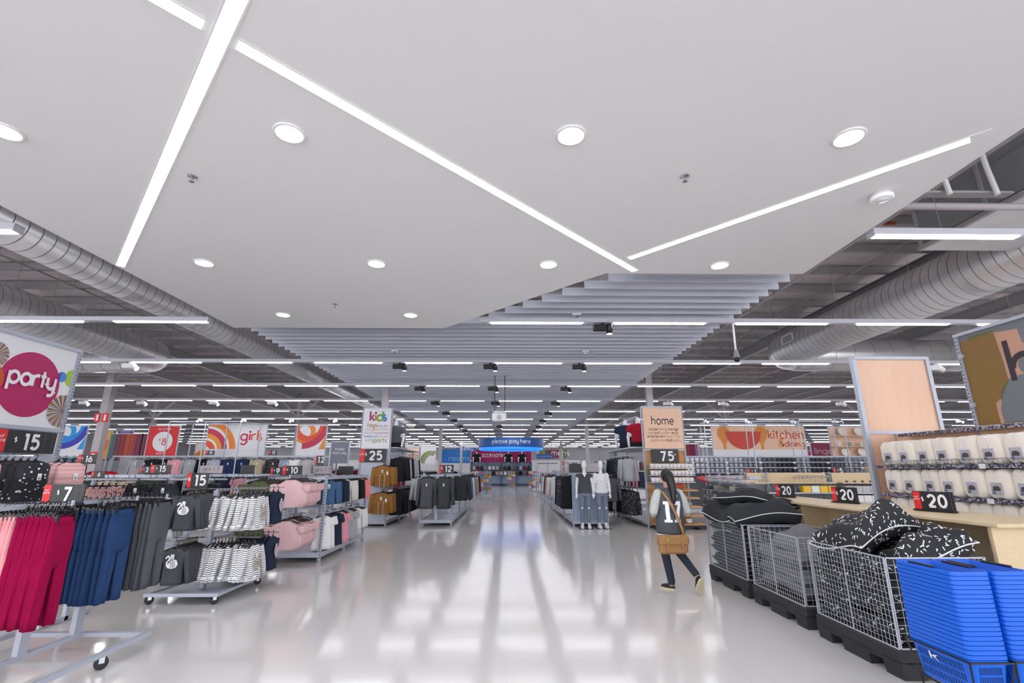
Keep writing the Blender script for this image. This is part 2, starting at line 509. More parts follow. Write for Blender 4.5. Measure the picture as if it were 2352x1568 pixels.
# columns
M_colm = mat('column_paint', '#b3adb3', 0.5)
def column(x, y, top=5.7, arms=True, s=0.11):
    c = MB(); c.box(x-s,x+s,y-s,y+s,0,top)
    o = c.out('column', M_colm); struct(o)
    MB().box(x-s-.06,x+s+.06,y-s-.06,y+s+.06,0,0.025).out('base_plate', M_colm, o)
    if arms:
        for sx in (-1,1):
            MB().bar((x+sx*0.1,y,4.7),(x+sx*1.1,y,5.66),0.12,0.1).out('knee_brace', M_colm, o)
        MB().bar((x,y+0.1,4.7),(x,y+1.2,5.66),0.12,0.1).out('knee_brace', M_colm, o)
    return o
cl = column(-13.9, 17.0, s=0.125)
for x, y in ((-12.75,30),(-12.75,44),(-4,16),(-4,30),(-4,44),(4.75,16),(4.75,29),(4.75,43),(13.5,16),(13.5,30),(-21.5,16),(-21.5,30),(22.2,16),(22.2,30)):
    column(x, y, s=0.1)
# red fire point plates on the near column
for sx in (-0.13, 0.13):
    p = thing('wall_sign', 'small red fire sign plate on the near grey column', 'sign', (-13.9+sx, 16.86, 3.1), 0, 'fire plates on the column')
    MB().box(-0.1,0.1,-0.01,0.01,0,0.3).out('plate', M_red, p)
    MB().box(-0.035,0.035,-0.014,-0.0105,0.05,0.25).out('print', M_print, p)
p = thing('fire_sign', 'red fire hose sign low on the near grey column', 'sign', (-13.9, 16.86, 1.78))
MB().box(-0.13,0.13,-0.01,0.01,0,0.32).out('plate', M_red, p)
MB().box(-0.06,0.06,-0.014,-0.0105,0.1,0.27).out('print', M_print, p)

# ------------------------------------------------------------------ ceiling fittings
tube_me = MB()
tube_me.add([(0,-.033,0),(1.57,-.033,0),(1.57,.033,0),(0,.033,0),(0,-.042,.014),(1.57,-.042,.014),(1.57,.042,.014),(0,.042,.014)], [(0,3,2,1),(0,1,5,4),(2,3,7,6)])
tube_me = tube_me.mesh('tube')
rail_m = mat('rail_white', '#b9bac4', 0.45)
LZ = 3.95
rowY = [4.75 + 3.24*i for i in range(16)]
ordn = ['first','second','third','fourth','fifth','sixth','seventh','eighth','ninth','tenth','eleventh','twelfth','thirteenth','fourteenth','fifteenth','sixteenth','seventeenth','eighteenth','nineteenth','twentieth']
def light_row(y, segs, label):
    t = thing('light_row', label, 'ceiling light', (0, y, LZ), 0, 'rows of batten lights')
    for a, b_, ks in segs:
        rm = MB(); rm.box(a+0.003, b_-0.003, -0.055, 0.055, 0.014, 0.088); rm.box(a, a+0.012, -0.058, 0.058, 0.0, 0.09); rm.box(b_-0.012, b_, -0.058, 0.058, 0.0, 0.09)
        rm.out('rail', rail_m, t)
        for x in ks:
            put('tube', tube_me, M_tube, t, (x, 0, 0))
        xx = a + 0.8
        while xx < b_:
            if not (-5.05 < xx < 4.12): MB().tube([(xx,0,0.085),(xx,0,2.33)], 0.004, 4).out('hanger_rod', M_grey, t)
            xx += 4.26
def starts(a, b_):
    k0 = math.ceil((a + 0.27) / 2.13)
    out = []
    x = k0*2.13 - 0.27
    while x + 1.57 < b_:
        out.append(x); x += 2.13
    return out
light_row(rowY[0], [(-5.22-5*2.13-1.6, -5.22, [-5.22-1.6-2.13*i for i in range(6)]), (3.96, 3.96+2.13*5, [3.99+2.13*i for i in range(5)])], 'nearest row of tube lights flanking the plaster ceiling')
light_row(rowY[1], [(-16.6, -5.1, [-5.12-1.59-2.13*i for i in range(6)]), (-0.45, 17, starts(-.4, 16.9))], 'second row of tube lights, broken by the plaster ceiling')
for i in range(2, 16):
    wdt = min(32.0, 8 + rowY[i]*1.1)
    light_row(rowY[i], [(-wdt, wdt, starts(-wdt, wdt))], '%s row of tube lights counted from the plaster ceiling end' % ordn[i])
# recessed linear lights in the plaster
def strip(a, b_, wd, label, clip=None):
    a = Vector(a); b_ = Vector(b_); d = (b_-a).normalized(); L = (b_-a).length
    t = thing('linear_light', label, 'ceiling light', (a.x, a.y, CZ), math.atan2(d.y, d.x), 'recessed linear lights in plaster')
    MB().box(0, L, -wd/2, wd/2, -0.004, 0.02).out('diffuser', M_linear, t)
    fr = MB(); fr.box(-0.012, L+0.012, -wd/2-0.012, -wd/2, -0.006, 0.02); fr.box(-0.012, L+0.012, wd/2, wd/2+0.012, -0.006, 0.02)
    fr.out('frame', M_white, t)
    return t
strip((2.9,-2.56), (-4.89,5.72), 0.088, 'long diagonal linear light running toward the party sign side')
strip((-4.6,-0.668), (-1.775,2.25), 0.085, 'short diagonal linear light stub crossing at the near ceiling edge')
strip((-1.63,2.40), (1.66,5.80), 0.085, 'diagonal linear light descending to the middle of the ceiling')
t3 = strip((1.49,5.42), (3.66,3.16), 0.085, 'diagonal linear light toward the smoke detector')
MB().box(3.07, 3.2, -0.05, 0.05, -0.005, 0.01).out('end_plate', M_white, t3)
# downlights
dl_me = MB().add([(0.099*math.cos(2*PI*j/24),0.099*math.sin(2*PI*j/24),-0.013) for j in range(24)],[tuple(range(23,-1,-1))]).mesh('diffuser', True)
dr_me = MB().lathe([(0.12,0.0),(0.118,-0.012),(0.1,-0.014),(0.1,0.0)], 28, cap=False).mesh('trim_ring', True)
rows_d = [(3.19, (-3.83,-1.67,0.49,2.65), 'nearest'), (5.61, (-3.77,-1.63,0.52,2.68), 'middle'), (7.68, (-3.71,-1.60), 'farthest'), (0.8, (-3.83,-1.67,0.49,2.65), 'overhead')]
for yy, xs, nm in rows_d:
    for j, x in enumerate(xs):
        t = thing('downlight', '%s round downlight from the party sign side in the %s plaster row' % (ordn[j], nm), 'downlight', (x, yy, CZ), 0, 'round downlights in plaster')
        put('diffuser', dl_me, M_down, t); put('trim_ring', dr_me, M_white, t)
# sprinklers
def sprinkler(x, y, z, label):
    t = thing('sprinkler', label, 'sprinkler', (x, y, z), 0, 'ceiling sprinklers')
    MB().lathe([(0.04,0),(0.04,-0.006),(0.018,-0.014)], 14).out('escutcheon', M_chrome, t)
    MB().lathe([(0.009,-0.01),(0.009,-0.045),(0.006,-0.05)], 8).out('nozzle', M_chrome, t)
    MB().lathe([(0.02,-0.05),(0.022,-0.054),(0.004,-0.056)], 10).out('deflector', M_chrome, t)
sprinkler(-2.77, 3.77, CZ, 'chrome sprinkler between the linear lights on plaster')
sprinkler(1.56, 3.72, CZ, 'chrome sprinkler beneath the last diagonal light on plaster')
sprinkler(-2.67, 7.15, CZ, 'chrome sprinkler near the far plaster edge')
# smoke alarm
t = thing('smoke_detector', 'round white detector dome on the plaster by its edge', 'detector', (2.62, 3.62, CZ))
t.location = (3.5, 3.98, CZ)
MB().lathe([(0.085,0),(0.085,-0.02),(0.095,-0.022),(0.095,-0.055),(0.08,-0.065)], 28).out('body', M_whiteg, t, True)
MB().lathe([(0.055,-0.066),(0.05,-0.075),(0.0,-0.078)], 20).out('lens', mat('frost','#d5d5da',.3), t, True)
# small detectors on the slats
for x, y in ((1.22, 8.03), (-2.55, 10.73), (1.8, 10.73)):
    t = thing('slat_detector', 'small white detector plate below the slat ceiling', 'detector', (x, y, SZ), 0, 'detectors under slats')
    MB().bevbox(-0.08,0.08,-0.05,0.05,-0.035,0.0,0.008).out('plate', M_whiteg, t)
    MB().lathe([(0.014,-0.035),(0.014,-0.06),(0.03,-0.065)], 10).out('nozzle', M_chrome, t)
# track spotlights
def spotlight(x, y, z, rz, black, label, grp, tilt=0.0):
    t = thing('track_spotlight', label, 'spotlight', (x, y, z), rz, grp)
    mm = M_black if black else M_whiteg
    MB().box(-0.03,0.03,-0.015,0.015,-0.02,0.03).out('track_adapter', mm, t)
    MB().bevbox(-0.17,0.06,-0.045,0.045,-0.13,-0.02,0.008).out('driver_box', mm, t)
    c = MB(); 
    c.lathe([(0.052,0.09),(0.055,0.08),(0.055,-0.08),(0.048,-0.08)], 18)
    Mx = Matrix.Translation((0.11,0,-0.10)) @ Matrix.Rotation(tilt, 4, 'Y')
    c.xform(Mx).out('lamp_head', mm, t, True)
    MB().lathe([(0.046,-0.07),(0.046,-0.081),(0,-0.081)], 16).xform(Mx).out('lens', M_spot if not black else M_down, t)
for i, xs in enumerate([(1.66,), (-2.52,-0.38,1.73), (-2.6,-.4,1.8), (-2.6,-.4,1.8), (-2.6,1.8), (-2.6,1.8), (-2.6,-.4,1.8), (-2.6,1.8)]):
    for j, x in enumerate(xs):
        spotlight(x, rowY[i+1], LZ, 0, True, '%s black track spotlight along the %s light row' % (ordn[j], ordn[i+1]), 'black spotlights under slats')
ws = [(-8.85,rowY[2],1),(-15.34,rowY[4],1),(-13.26,rowY[4],1),(-10.66,rowY[4],1),(-8.54,rowY[4],1),(5.94,rowY[4],1),(7.98,rowY[4],1),(12.34,rowY[4],1),(10.27,rowY[2],1)]
for j, (x, y, s) in enumerate(ws):
    spotlight(x, y, LZ, 0 if s > 0 else PI, False, '%s white track spotlight among the side light rows' % ordn[j], 'white track spotlights', -0.9)
# glaring white spots aimed at the camera side
for j, (x, y) in enumerate(tuple((q, rowY[6]) for q in (-15.1,-12.95,-10.6,-8.45,9.95,12.0,14.3,16.4,22.7))):
    spotlight(x, y, LZ, -PI/2, False, '%s glaring white spotlight above the banner row' % ordn[j], 'glaring spotlights over banners', -1.15)

# ------------------------------------------------------------------ ducts
def spiral_duct(name, label, pts, r, cap_end=True, seam=0.12):
    t = thing(name, label, 'duct', pts[0])
    o0 = Vector(pts[0])
    pts = [Vector(p) - o0 for p in pts]
    MB().tube(pts, r, 28, cap_end).out('shell', M_steel, t, True)
    # raised seams
    L = 0; nxt = 0.06
    for a, b_ in zip(pts[:-1], pts[1:]):
        d = b_ - a; seg = d.length
        while nxt <= L + seg:
            p = a + d * ((nxt - L)/seg)
            q = d.normalized()
            ring = MB().tube([p - q*0.007, p + q*0.007], r + 0.0045, 28, True)
            ring.out('seam', M_seam, t)
            nxt += seam if p.length < 12 else seam*3
        L += seg
    return t
M_seam = mat('duct_seam', '#a0a0a4', 0.4, 0.7)
def elbow(c, r, a0, a1, n=8):
    return [(c[0] + r*math.cos(R(a0+(a1-a0)*i/n)), c[1] + r*math.sin(R(a0+(a1-a0)*i/n)), c[2]) for i in range(n+1)]
d1 = spiral_duct('spiral_duct', 'long galvanised spiral duct hugging the party side ceiling edge', [(-6.6,1.0,4.635),(-6.6,34,4.635)], 0.285, True, 0.2)
d2 = spiral_duct('spiral_duct', 'wide galvanised spiral duct over the girls department', [(-11,1.0,4.97),(-11,14.5,4.97)] + elbow((-11.8,14.5,4.97), 0.8, 0, 90)[1:] + [(-18,15.3,4.97)], 0.46, True, 0.2)
d3 = spiral_duct('spiral_duct', 'wide galvanised spiral duct over the homewares side', [(8.5,2.2,5.02),(8.5,14.0,5.02)] + elbow((9.3,14.0,5.02), 0.8, 180, 90)[1:] + [(22,14.8,5.02)], 0.5, True, 0.2)
# grille on the duct
def grille(loc, rz, label):
    g = thing('vent_grille', label, 'vent', loc, rz)
    f = MB(); f.box(-.28,.28,-.03,0,-.12,-.1); f.box(-.28,.28,-.03,0,.1,.12); f.box(-.28,-.25,-.03,0,-.12,.12); f.box(.25,.28,-.03,0,-.12,.12); f.out('frame', M_white, g)
    MB().box(-.25,.25,-.004,0.02,-.1,.1).out('backing', M_dgrey, g)
    sl = MB().box(-.25,.25,-.02,-.008,-.006,.006).mesh('slat')
    for i in range(7): put('slat', sl, M_white, g, (0,0,-.09+.03*i))
grille((8.0,13.2,5.12), -PI/2, 'white slotted vent grille on the homewares duct')
grille((-14.2,14.84,5.0), 0, 'dark vent grille on the girls side duct')
# rectangular plant box with perforated faces at the upper homewares corner
M_perf = dots_mat('perforated', '#8d8f92', '#55575a', 55, 0.42, 0.5, 0.0)
t = thing('air_handler', 'grey air handling unit with perforated panels above the ceiling edge', 'air unit', (6.5,4.0,4.84))
MB().box(0,1.45,-1.5,2.9,0,1.15).out('casing', M_steel, t)
pm2 = MB().box(-.03,0,0,1.02,.07,1.08).mesh('panel')
for i in range(4): put('panel', pm2, M_perf, t, (0,-1.42+1.07*i,0))
for z in (0.0, 1.12): MB().bar((-.02,-1.5,z+.02),(-.02,2.9,z+.02),0.06).out('frame_bar', M_rafter, t)
for i in range(5): MB().bar((-.03,-1.45+1.07*i,0),(-.03,-1.45+1.07*i,1.15),0.045).out('frame_bar', M_rafter, t)
t = thing('cable_tray', 'grey service pipe and slotted cable tray crossing above the lights', 'pipe', (4.3,5.4,4.72))
MB().tube([(0,0,0),(5,0,0)], 0.045, 12).out('pipe', M_colm, t, True)
MB().box(0,2.1,-.06,.06,.16,.19).out('tray', M_rafter, t)
for j, xx in enumerate((1.15, 1.75)):
    MB().tube([(xx,-.1,1.5),(xx+.04,-.1,.5),(xx+.06,-.12,.1)], 0.03, 8).out('conduit', M_white, t)
for zz in (5.55,5.75):
    t = thing('copper_pipe', '%s copper pipe beside the air handling unit' % ('lower' if zz < 5.6 else 'upper'), 'pipe', (3.9,7.7,zz))
    MB().tube([(0,0,0),(3.0,0,0)], 0.035, 8).out('pipe', mat('copper_rust','#a4572f',.45,.5), t)
# service pipes and wires under the roof
for j, (x, z) in enumerate(((-7.8,5.3),(-14.8,5.35),(6.2,5.45),(11.2,5.5),(15.5,5.4))):
    t = thing('sprinkler_pipe', '%s thin grey sprinkler pipe running under the roof' % ordn[j], 'pipe', (x,2,z), 0, 'sprinkler pipes under the roof')
    MB().tube([(0,0,0),(0,50,0)], 0.028, 6).out('pipe', M_colm, t)
    for i in range(12):
        MB().tube([(0,1.2+3.1*i,0),(0,1.2+3.1*i,-.12)], 0.014, 5).out('sprinkler_head', M_chrome, t)
wire = MB().tube([(0,0,0),(0,0,1.9)], 0.004, 4).mesh('hanger_wire')
hw = bpy.data.objects.new('hanger_wires', None); COL.objects.link(hw)
struct(hw, 'thin ceiling suspension wires')
for i in range(10):
    for x in (-12.9,-10.8,-8.2,-6.9,5.3,6.6,10.4,12.1,15):
        put('hanger_wire', wire, M_grey, hw, (x+((i*37)%10)*.06, 7.3+i*2.4, 4.15))
# cctv dome on a drop pole
t = thing('security_camera', 'grey dome security camera on a drop pole beside the slats', 'camera', (3.92,7.99,3.35))
MB().tube([(0,0,.12),(0,0,.62)], 0.018, 8).out('pole', M_white, t, True)
MB().lathe([(0.02,.14),(0.03,.12),(0.05,.03),(0.062,0.0)], 16).out('housing', M_grey, t, True)
MB().lathe([(0.055,0),(0.05,-.04),(0.03,-.062),(0,-.068)], 16).out('dome', M_black, t, True)
# projector
t = thing('projector', 'white ceiling projector hung on two rods over the aisle', 'projector', (-0.21,14.0,2.86))
MB().bevbox(-.205,.205,-.16,.16,0,.24,.03).out('body', M_whiteg, t)
MB().bevbox(-.17,.17,-.12,.12,.24,.285,.012).out('mount_plate', M_white, t)
MB().lathe([(.07,0),(.06,.012)],16,(0,0,0)).xform(Matrix.Translation((0.0,-.162,.1)) @ Matrix.Rotation(PI/2,4,'X')).out('lens', mat('lens_grey','#b9bcc4',.2), t)
for x in (-.13,.16):
    MB().tube([(x,0,.28),(x,0,1.33)], 0.012, 6).out('rod', M_dgrey, t)

# ================================================================== GARMENTS
def cloth(col, var=0.12, rough=0.9):
    return mat('cloth_' + col.strip('#'), col, rough, var=var, vscale=14, spec=0.15)
GM = {}
def top_mesh(w=.14, L=.40, sl=.30, wb=None, d=.035, flare=.08, fold=.008, sw=.05, dip=.02, seed=0, out=.03, neck=.055, quilt=0, drop=.05):
    key = ('top', w, L, sl, wb, d, flare, fold, sw, dip, seed, out, neck, quilt, drop)
    if key in GM: return GM[key]
    r = random.Random(seed*31 + 5)
    wb = wb or w*.92
    N = 20; mb = MB(); rings = []
    zt = -.065
    ph = [r.uniform(0, 6.28) for _ in range(4)]
    def ring(z, hw, dd, fo, slope=0.0, dp=0.0):
        out_ = []
        for j in range(N):
            a = 2*PI*j/N
            x = hw*math.copysign(abs(math.cos(a))**.8, math.cos(a)); y = dd*math.copysign(abs(math.sin(a))**.7, math.sin(a))
            y += fo*(math.sin(3*x/max(hw,.01)*2.2 + ph[0]) + .6*math.sin(x/max(hw,.01)*9 + ph[1]))
            zz = z - slope*(abs(x)/max(hw,.01))**1.3
            if y < 0 and dp: zz -= dp*(1-(x/hw)**2)
            out_.append((x + fo*.5*math.sin(5*a+ph[2]), y, zz))
        return out_
    rings.append(ring(zt, neck, .028, 0, 0, dip))
    rings.append(ring(zt-.012, (neck+w)*.55, .032, 0, drop*.55, dip*.4))
    rings.append(ring(zt-.03, w, .034, 0, drop*.75))
    steps = 8 if quilt else 5
    za = zt-.03-drop-.10*(w/.14)
    rings.append(ring(za, wb, d, fold*.4))
    for i in range(1, steps+1):
        t = i/steps
        zz = za + (zt - L - za)*t
        if quilt:
            for e, q in ((-.35,1.25),(0,.82)):
                rings.append(ring(za + (zt-L-za)*(t + (e-.35)/steps), wb*(1+flare*t), d*q, fold*.5))
        else:
            rings.append(ring(zz, wb*(1+flare*t), d*(1+.25*t), fold*(.4+.8*t)))
    mb.loft(rings[::-1], True)
    if sl > 0:
        for s in (-1, 1):
            x0 = w*.93; z0 = zt-.03-drop*.7
            n = 6; pts = []; rad = []
            for i in range(n+1):
                t = i/n
                pts.append((s*(x0 + out*1.5*t**.8), -.012*math.sin(t*3+ph[3]), z0 - sl*t + (.03 if t == 0 else 0)))
                rr = sw*(1-.35*t)
                if quilt: rr *= 1.12 if i % 2 else .95
                rad.append((rr*.75, rr*.55) if abs(s) else rr)
            mb.tube(pts, rad, 10)
    GM[key] = mb.mesh('garment', True)
    return GM[key]
def pants_mesh(hw=.135, L=.76, lw=.068, lo=.05, d=.028, fold=.006, seed=0, split=.05):
    key = ('pants', hw, L, lw, lo, d, fold, seed, split)
    if key in GM: return GM[key]
    r = random.Random(seed*17+3); ph = [r.uniform(0,6.28) for _ in range(6)]
    mb = MB(); N = 16; zt = -.085
    def ring(cx, z, hw_, dd, fo, k):
        o = []
        for j in range(N):
            a = 2*PI*j/N
            x = hw_*math.copysign(abs(math.cos(a))**.8, math.cos(a)); y = dd*math.copysign(abs(math.sin(a))**.8, math.sin(a))
            o.append((cx+x, y + fo*math.sin(x/hw_*4+ph[k]) , z + .004*math.sin(a*3+ph[k])))
        return o
    mb.loft([ring(0,zt-.36,hw*1.0,d*.75,0,0), ring(0,zt-.30,hw*1.06,d*1.0,fold*.4,0), ring(0,zt-.22,hw*1.08,d*1.05,fold,0), ring(0,zt-.12,hw*1.04,d*.95,fold,0), ring(0,zt-.04,hw,d*.6,fold*.5,0), ring(0,zt-.035,hw*.985,d*.75,0,0), ring(0,zt,hw*.985,d*.7,0,0)])
    for s, k in ((-1,1),(1,2)):
        rs = []
        tw = r.uniform(-.012,.012)
        for i in range(8):
            t = i/7
            z = zt-.21 - (L-.21)*t + r.uniform(-.004,.004)
            rs.append(ring(s*(hw*.53 + split*t*.3) + tw*t, z, (lw + (lo-lw)*t)*(.9 if t < .2 else 1), d*min(.95, .6+1.4*t), fold*min(1,t*3)*(1+.6*math.sin(t*5+ph[3])), k))
        mb.loft(rs[::-1])
    GM[key] = mb.mesh('garment', True)
    return GM[key]
def skirt_mesh(hw=.12, L=.3, flare=.7, folds=9, seed=0):
    key = ('skirt', hw, L, flare, folds, seed)
    if key in GM: return GM[key]
    mb = MB(); N = 48; rs = []
    for i in range(6):
        t = i/5; z = -.085 - L*t; h = hw*(1+flare*t)
        rs.append([((h+.012*t*math.sin(folds*a))*math.cos(a), (.03+.05*t+.012*t*math.sin(folds*a))*math.sin(a), z) for a in [2*PI*j/N for j in range(N)]])
    mb.loft(rs[::-1]); GM[key] = mb.mesh('garment', True); return GM[key]
def hanger_mesh(w=.15, clips=False):
    key = ('hanger', w, clips)
    if key in GM: return GM[key]
    mb = MB()
    hook = [(0,0,-.055)] + [(.017*math.cos(R(a)), 0, .0 + .017*math.sin(R(a))-.008) for a in (-90,-20,40,90,140,190)]
    hook = [(0,0,-.06),(0,0,-.03),(.016,0,-.012),(.013,0,.008),(0,0,.014),(-.013,0,.006)]
    mb.tube(hook, .005, 5)
    if clips:
        mb.bar((-w,0,-.062),(w,0,-.062),.012,.014); mb.cbox((0,0,-.045),(.022,.012,.04))
        for s in (-1,1): mb.cbox((s*w*.8,0,-.085),(.022,.05,.05))
    else:
        mb.cbox((0,0,-.05),(.024,.012,.035))
        for s in (-1,1): mb.tube([(0,0,-.055),(s*w*.5,0,-.07),(s*w,0,-.105)], [.008,.009,.012], 6)
    GM[key] = mb.mesh('hanger'); return GM[key]
MARK = {c: mat('marker_'+n, c, .4) for n, c in (('red','#e0242c'),('yellow','#f2d21f'),('green','#7ccf4a'),('violet','#9a86c8'),('orange','#d0682a'),('grey','#55575c'))}
mark_me = MB().box(-.0055,.0055,-.0055,.0055,-.044,-.026).mesh('size_marker')
tag_me = MB().box(-.02,.02,-.001,.001,-.075,0).mesh('price_tag')
tagtext_me = MB().add([(-.013,-.0014,-.065),(.013,-.0014,-.065),(.013,-.0014,-.052),(-.013,-.0014,-.052),(-.013,-.0014,-.04),(.010,-.0014,-.04),(.010,-.0014,-.034),(-.013,-.0014,-.034)],[(0,1,2,3),(4,5,6,7)]).mesh('print')
M_hang = mat('hanger_black', '#1d1e22', 0.35)
M_tag = mat('tag_card', '#e9eaf0', 0.6)
def garment(name, me, m, loc, rz, label, cat, group, hw=.15, clips=False, tagged=None, mark=None, scl=1.0, hang=True):
    o = put(name, me, m, None, loc, rz)
    tag(o, label, cat, group)
    if scl != 1.0: o.scale = (scl,)*3
    if hang: put('hanger', hanger_mesh(hw, clips), M_hang, o)
    if mark: put('size_marker', mark_me, MARK[mark], o)
    if tagged is not None:
        tg = put('price_tag', tag_me, M_tag, o, tagged); put('print', tagtext_me, M_dgrey, tg)
    return o
MK = list(MARK)
def run(name, mk, m, start, step, n, rz, label, cat, group, hw=.15, clips=False, jit=.02, tagfirst=None, marks=False, scl=1.0, first=-1, jz=.0):
    """n garments along a rail; mk(seed) gives one of a few shared meshes; returns list"""
    out = []
    for i in range(n):
        p = (start[0]+step[0]*i + rnd.uniform(-.003,.003), start[1]+step[1]*i + rnd.uniform(-.003,.003), start[2] + rnd.uniform(-jz, jz))
        fr = (i == (n-1 if first < 0 else first))
        mm = m[i % len(m)] if isinstance(m, list) else m
        out.append(garment(name, mk(i % 4), mm, p, rz + rnd.uniform(-jit, jit), label + (', %s from front' % ordn[n-1-i] if i < n-1 else ', frontmost') if n > 1 else label, cat, group, hw, clips,
                   tagfirst if fr else None, MK[(i*5//max(n,1)) % 6] if marks and i % 3 else None, scl))
    return out

# ================================================================== RACK PARTS
m, nt, b, oc = nodes('slotted_upright')
s_ = sep(nt, oc)
fz = math_n(nt, 'FRACT', math_n(nt, 'DIVIDE', s_[2], 0.05))
f1 = math_n(nt, 'MULTIPLY', math_n(nt, 'GREATER_THAN', fz, 0.3), math_n(nt, 'LESS_THAN', fz, 0.75))
fx = math_n(nt, 'LESS_THAN', math_n(nt, 'ABSOLUTE', s_[0]), 0.009)
f2 = math_n(nt, 'MULTIPLY', f1, fx)
nt.links.new(mixc(nt, f2, '#a9afbe', '#4a4d57'), b.inputs['Base Color'])
b.inputs['Roughness'].default_value = .45; b.inputs['Metallic'].default_value = .15
M_slot = m
UP = {}
def upright(parent, x, y, z1, z0=0.0, w=.045):
    key = (round(z1-z0,3), w)
    if key not in UP: UP[key] = MB().box(-w/2,w/2,-w/2,w/2,0,z1-z0).mesh('upright')
    return put('upright', UP[key], M_slot, parent, (x, y, z0))
caster_wheel = MB().lathe([(.018,-.016),(.042,-.016),(.047,-.009),(.047,.009),(.042,.016),(.018,.016)], 18).xform(Matrix.Rotation(PI/2,4,'Y')).mesh('wheel', True)
cfork = MB(); cfork.box(-.02,-.016,-.018,.018,.0,.055); cfork.box(.016,.02,-.018,.018,.0,.055); cfork.box(-.022,.022,-.03,.02,.055,.062)
caster_fork = cfork.mesh('fork')
def caster(parent, x, y, rz=-0.8):
    f = put('caster', caster_fork, M_chrome, parent, (x, y, .048), rz)
    put('wheel', caster_wheel, M_rubber, f)
    return f
foot_me = MB().lathe([(.022,0),(.022,.012),(.008,.016),(.008,.05)], 10).mesh('foot')

# ---------------------------------------------------------------- front legging rack
t = thing('garment_rack', 'grey wheeled four-way rack carrying the leggings', 'clothes rack', (-3.73,4.3,0))
for x in (-.58,0,.58): MB().bar((x,-1.25,.115),(x,.52,.115),.045,.035).out('base_rail', M_metal, t)
MB().bar((-.598,.5,.114),(.598,.5,.114),.05,.033).out('base_rail', M_metal, t)
MB().bar((-.598,-1.25,.114),(.598,-1.25,.114),.05,.033).out('base_rail', M_metal, t)
for y in (-.06,.44): MB().box(-.022,.022,y-.04,y+.04,.13,1.23).out('post', M_metal, t)
MB().bar((0,-.9,1.225),(0,.85,1.225),.03,.03).out('top_bar', M_metal, t)
for y in (-.3,.38,.78):
    MB().bar((-.45,y,1.241),(.36,y,1.241),.018,.01).out('arm', M_grey, t)
    MB().box(.355,.362,y-.012,y+.012,1.235,1.275).out('arm_stop', M_metal, t)
for x, y in ((.57,.03),(-.55,.05),(.57,-1.2),(-.55,-1.2)): caster(t, x, y)
lg = lambda s: pants_mesh(seed=s)
lgs = lambda s: pants_mesh(.105, .76, .055, .043, .024, .006, s)
run('leggings', lgs, cloth('#e8a0a6'), (-3.90,4.0,1.245), (.032,0,0), 7, PI/2, 'pale pink leggings on the front wheeled rack', 'leggings', 'pale pink leggings', .1, True, .03, None, True, jz=.004)
run('leggings', lgs, cloth('#92053f'), (-3.672,4.0,1.245), (.0215,0,0), 13, PI/2, 'magenta leggings clipped on the front wheeled rack', 'leggings', 'magenta leggings', .1, True, .05, None, True, jz=.012)
run('leggings', lg, cloth('#18233a'), (-4.08,4.68,1.245), (.034,0,0), 8, PI/2, 'dark navy leggings between magenta and blue ones on the front rack', 'leggings', 'dark navy leggings', .13, True, .05, None, True, jz=.015)
run('leggings', lg, cloth('#29426c'), (-3.80,4.68,1.245), (.055,0,0), 7, PI/2, 'blue leggings beside the grey ones on the front rack', 'leggings', 'blue leggings', .13, True, .08, None, True, jz=.006)
run('leggings', lg, cloth('#54575e'), (-3.98,5.08,1.275), (.045,0,0), 14, PI/2, 'grey leggings nearest the swan sweaters', 'leggings', 'grey leggings', .13, True, .06, None, True, jz=.01)

def price_sign(loc, rz, w, h, num, label, dollar=True, cents=False, lean=0.0, our=True, base=True, grp='price signs', stem=0.0):
    t = thing('price_sign', label, 'price sign', loc, rz, grp)
    bd = MB().box(-w/2, w/2, 0, .012, 0, h).out('board', M_price, t)
    if our:
        rw = w*.19
        MB().box(-w/2+.004, -w/2+rw, -.002, 0, .006, h-.006).out('red_panel', M_red, t)
        xh = rw*.16
        letters(t, 'our', -w/2+rw/2, h*.66, xh, M_print, -.004, .22)
        letters(t, 'price', -w/2+rw/2, h*.66-xh*2.1, xh, M_print, -.004, .22)
    n = len(num); dh = h*.47
    xc = w*.04 if our else 0
    wd = {1:.0,2:.0}.get(n, 0)
    if dollar:
        letters(t, '$', xc - (1.0 if n > 1 else .56)*h*.62, h*.47, h*.15, M_print, -.004, .26)
    letters(t, num, xc + h*.14, h*.2, h*.4, M_print, -.004, .34, gap=.34)
    if cents: letters(t, 'c', xc + h*.75, h*.55, dh*.24, M_print, -.004, .25)
    for fx in (.12,.3,.44):
        MB().box(w*fx-.001, w*fx+.001, -.0012, 0, .01, h-.01).out('divider', M_grey, t)
    if base:
        MB().box(-w/2, w/2, -.03, .03, -.012, .004).out('foot_bar', M_black, t)
        if stem: MB().tube([(0,.006,-stem),(0,.006,0)], .006, 6).out('stem', M_metal, t)
    return t
price_sign((-3.81,4.4,1.225), R(0), .35, .16, '7', 'black our price $7 sign standing over the leggings rack', base=True)

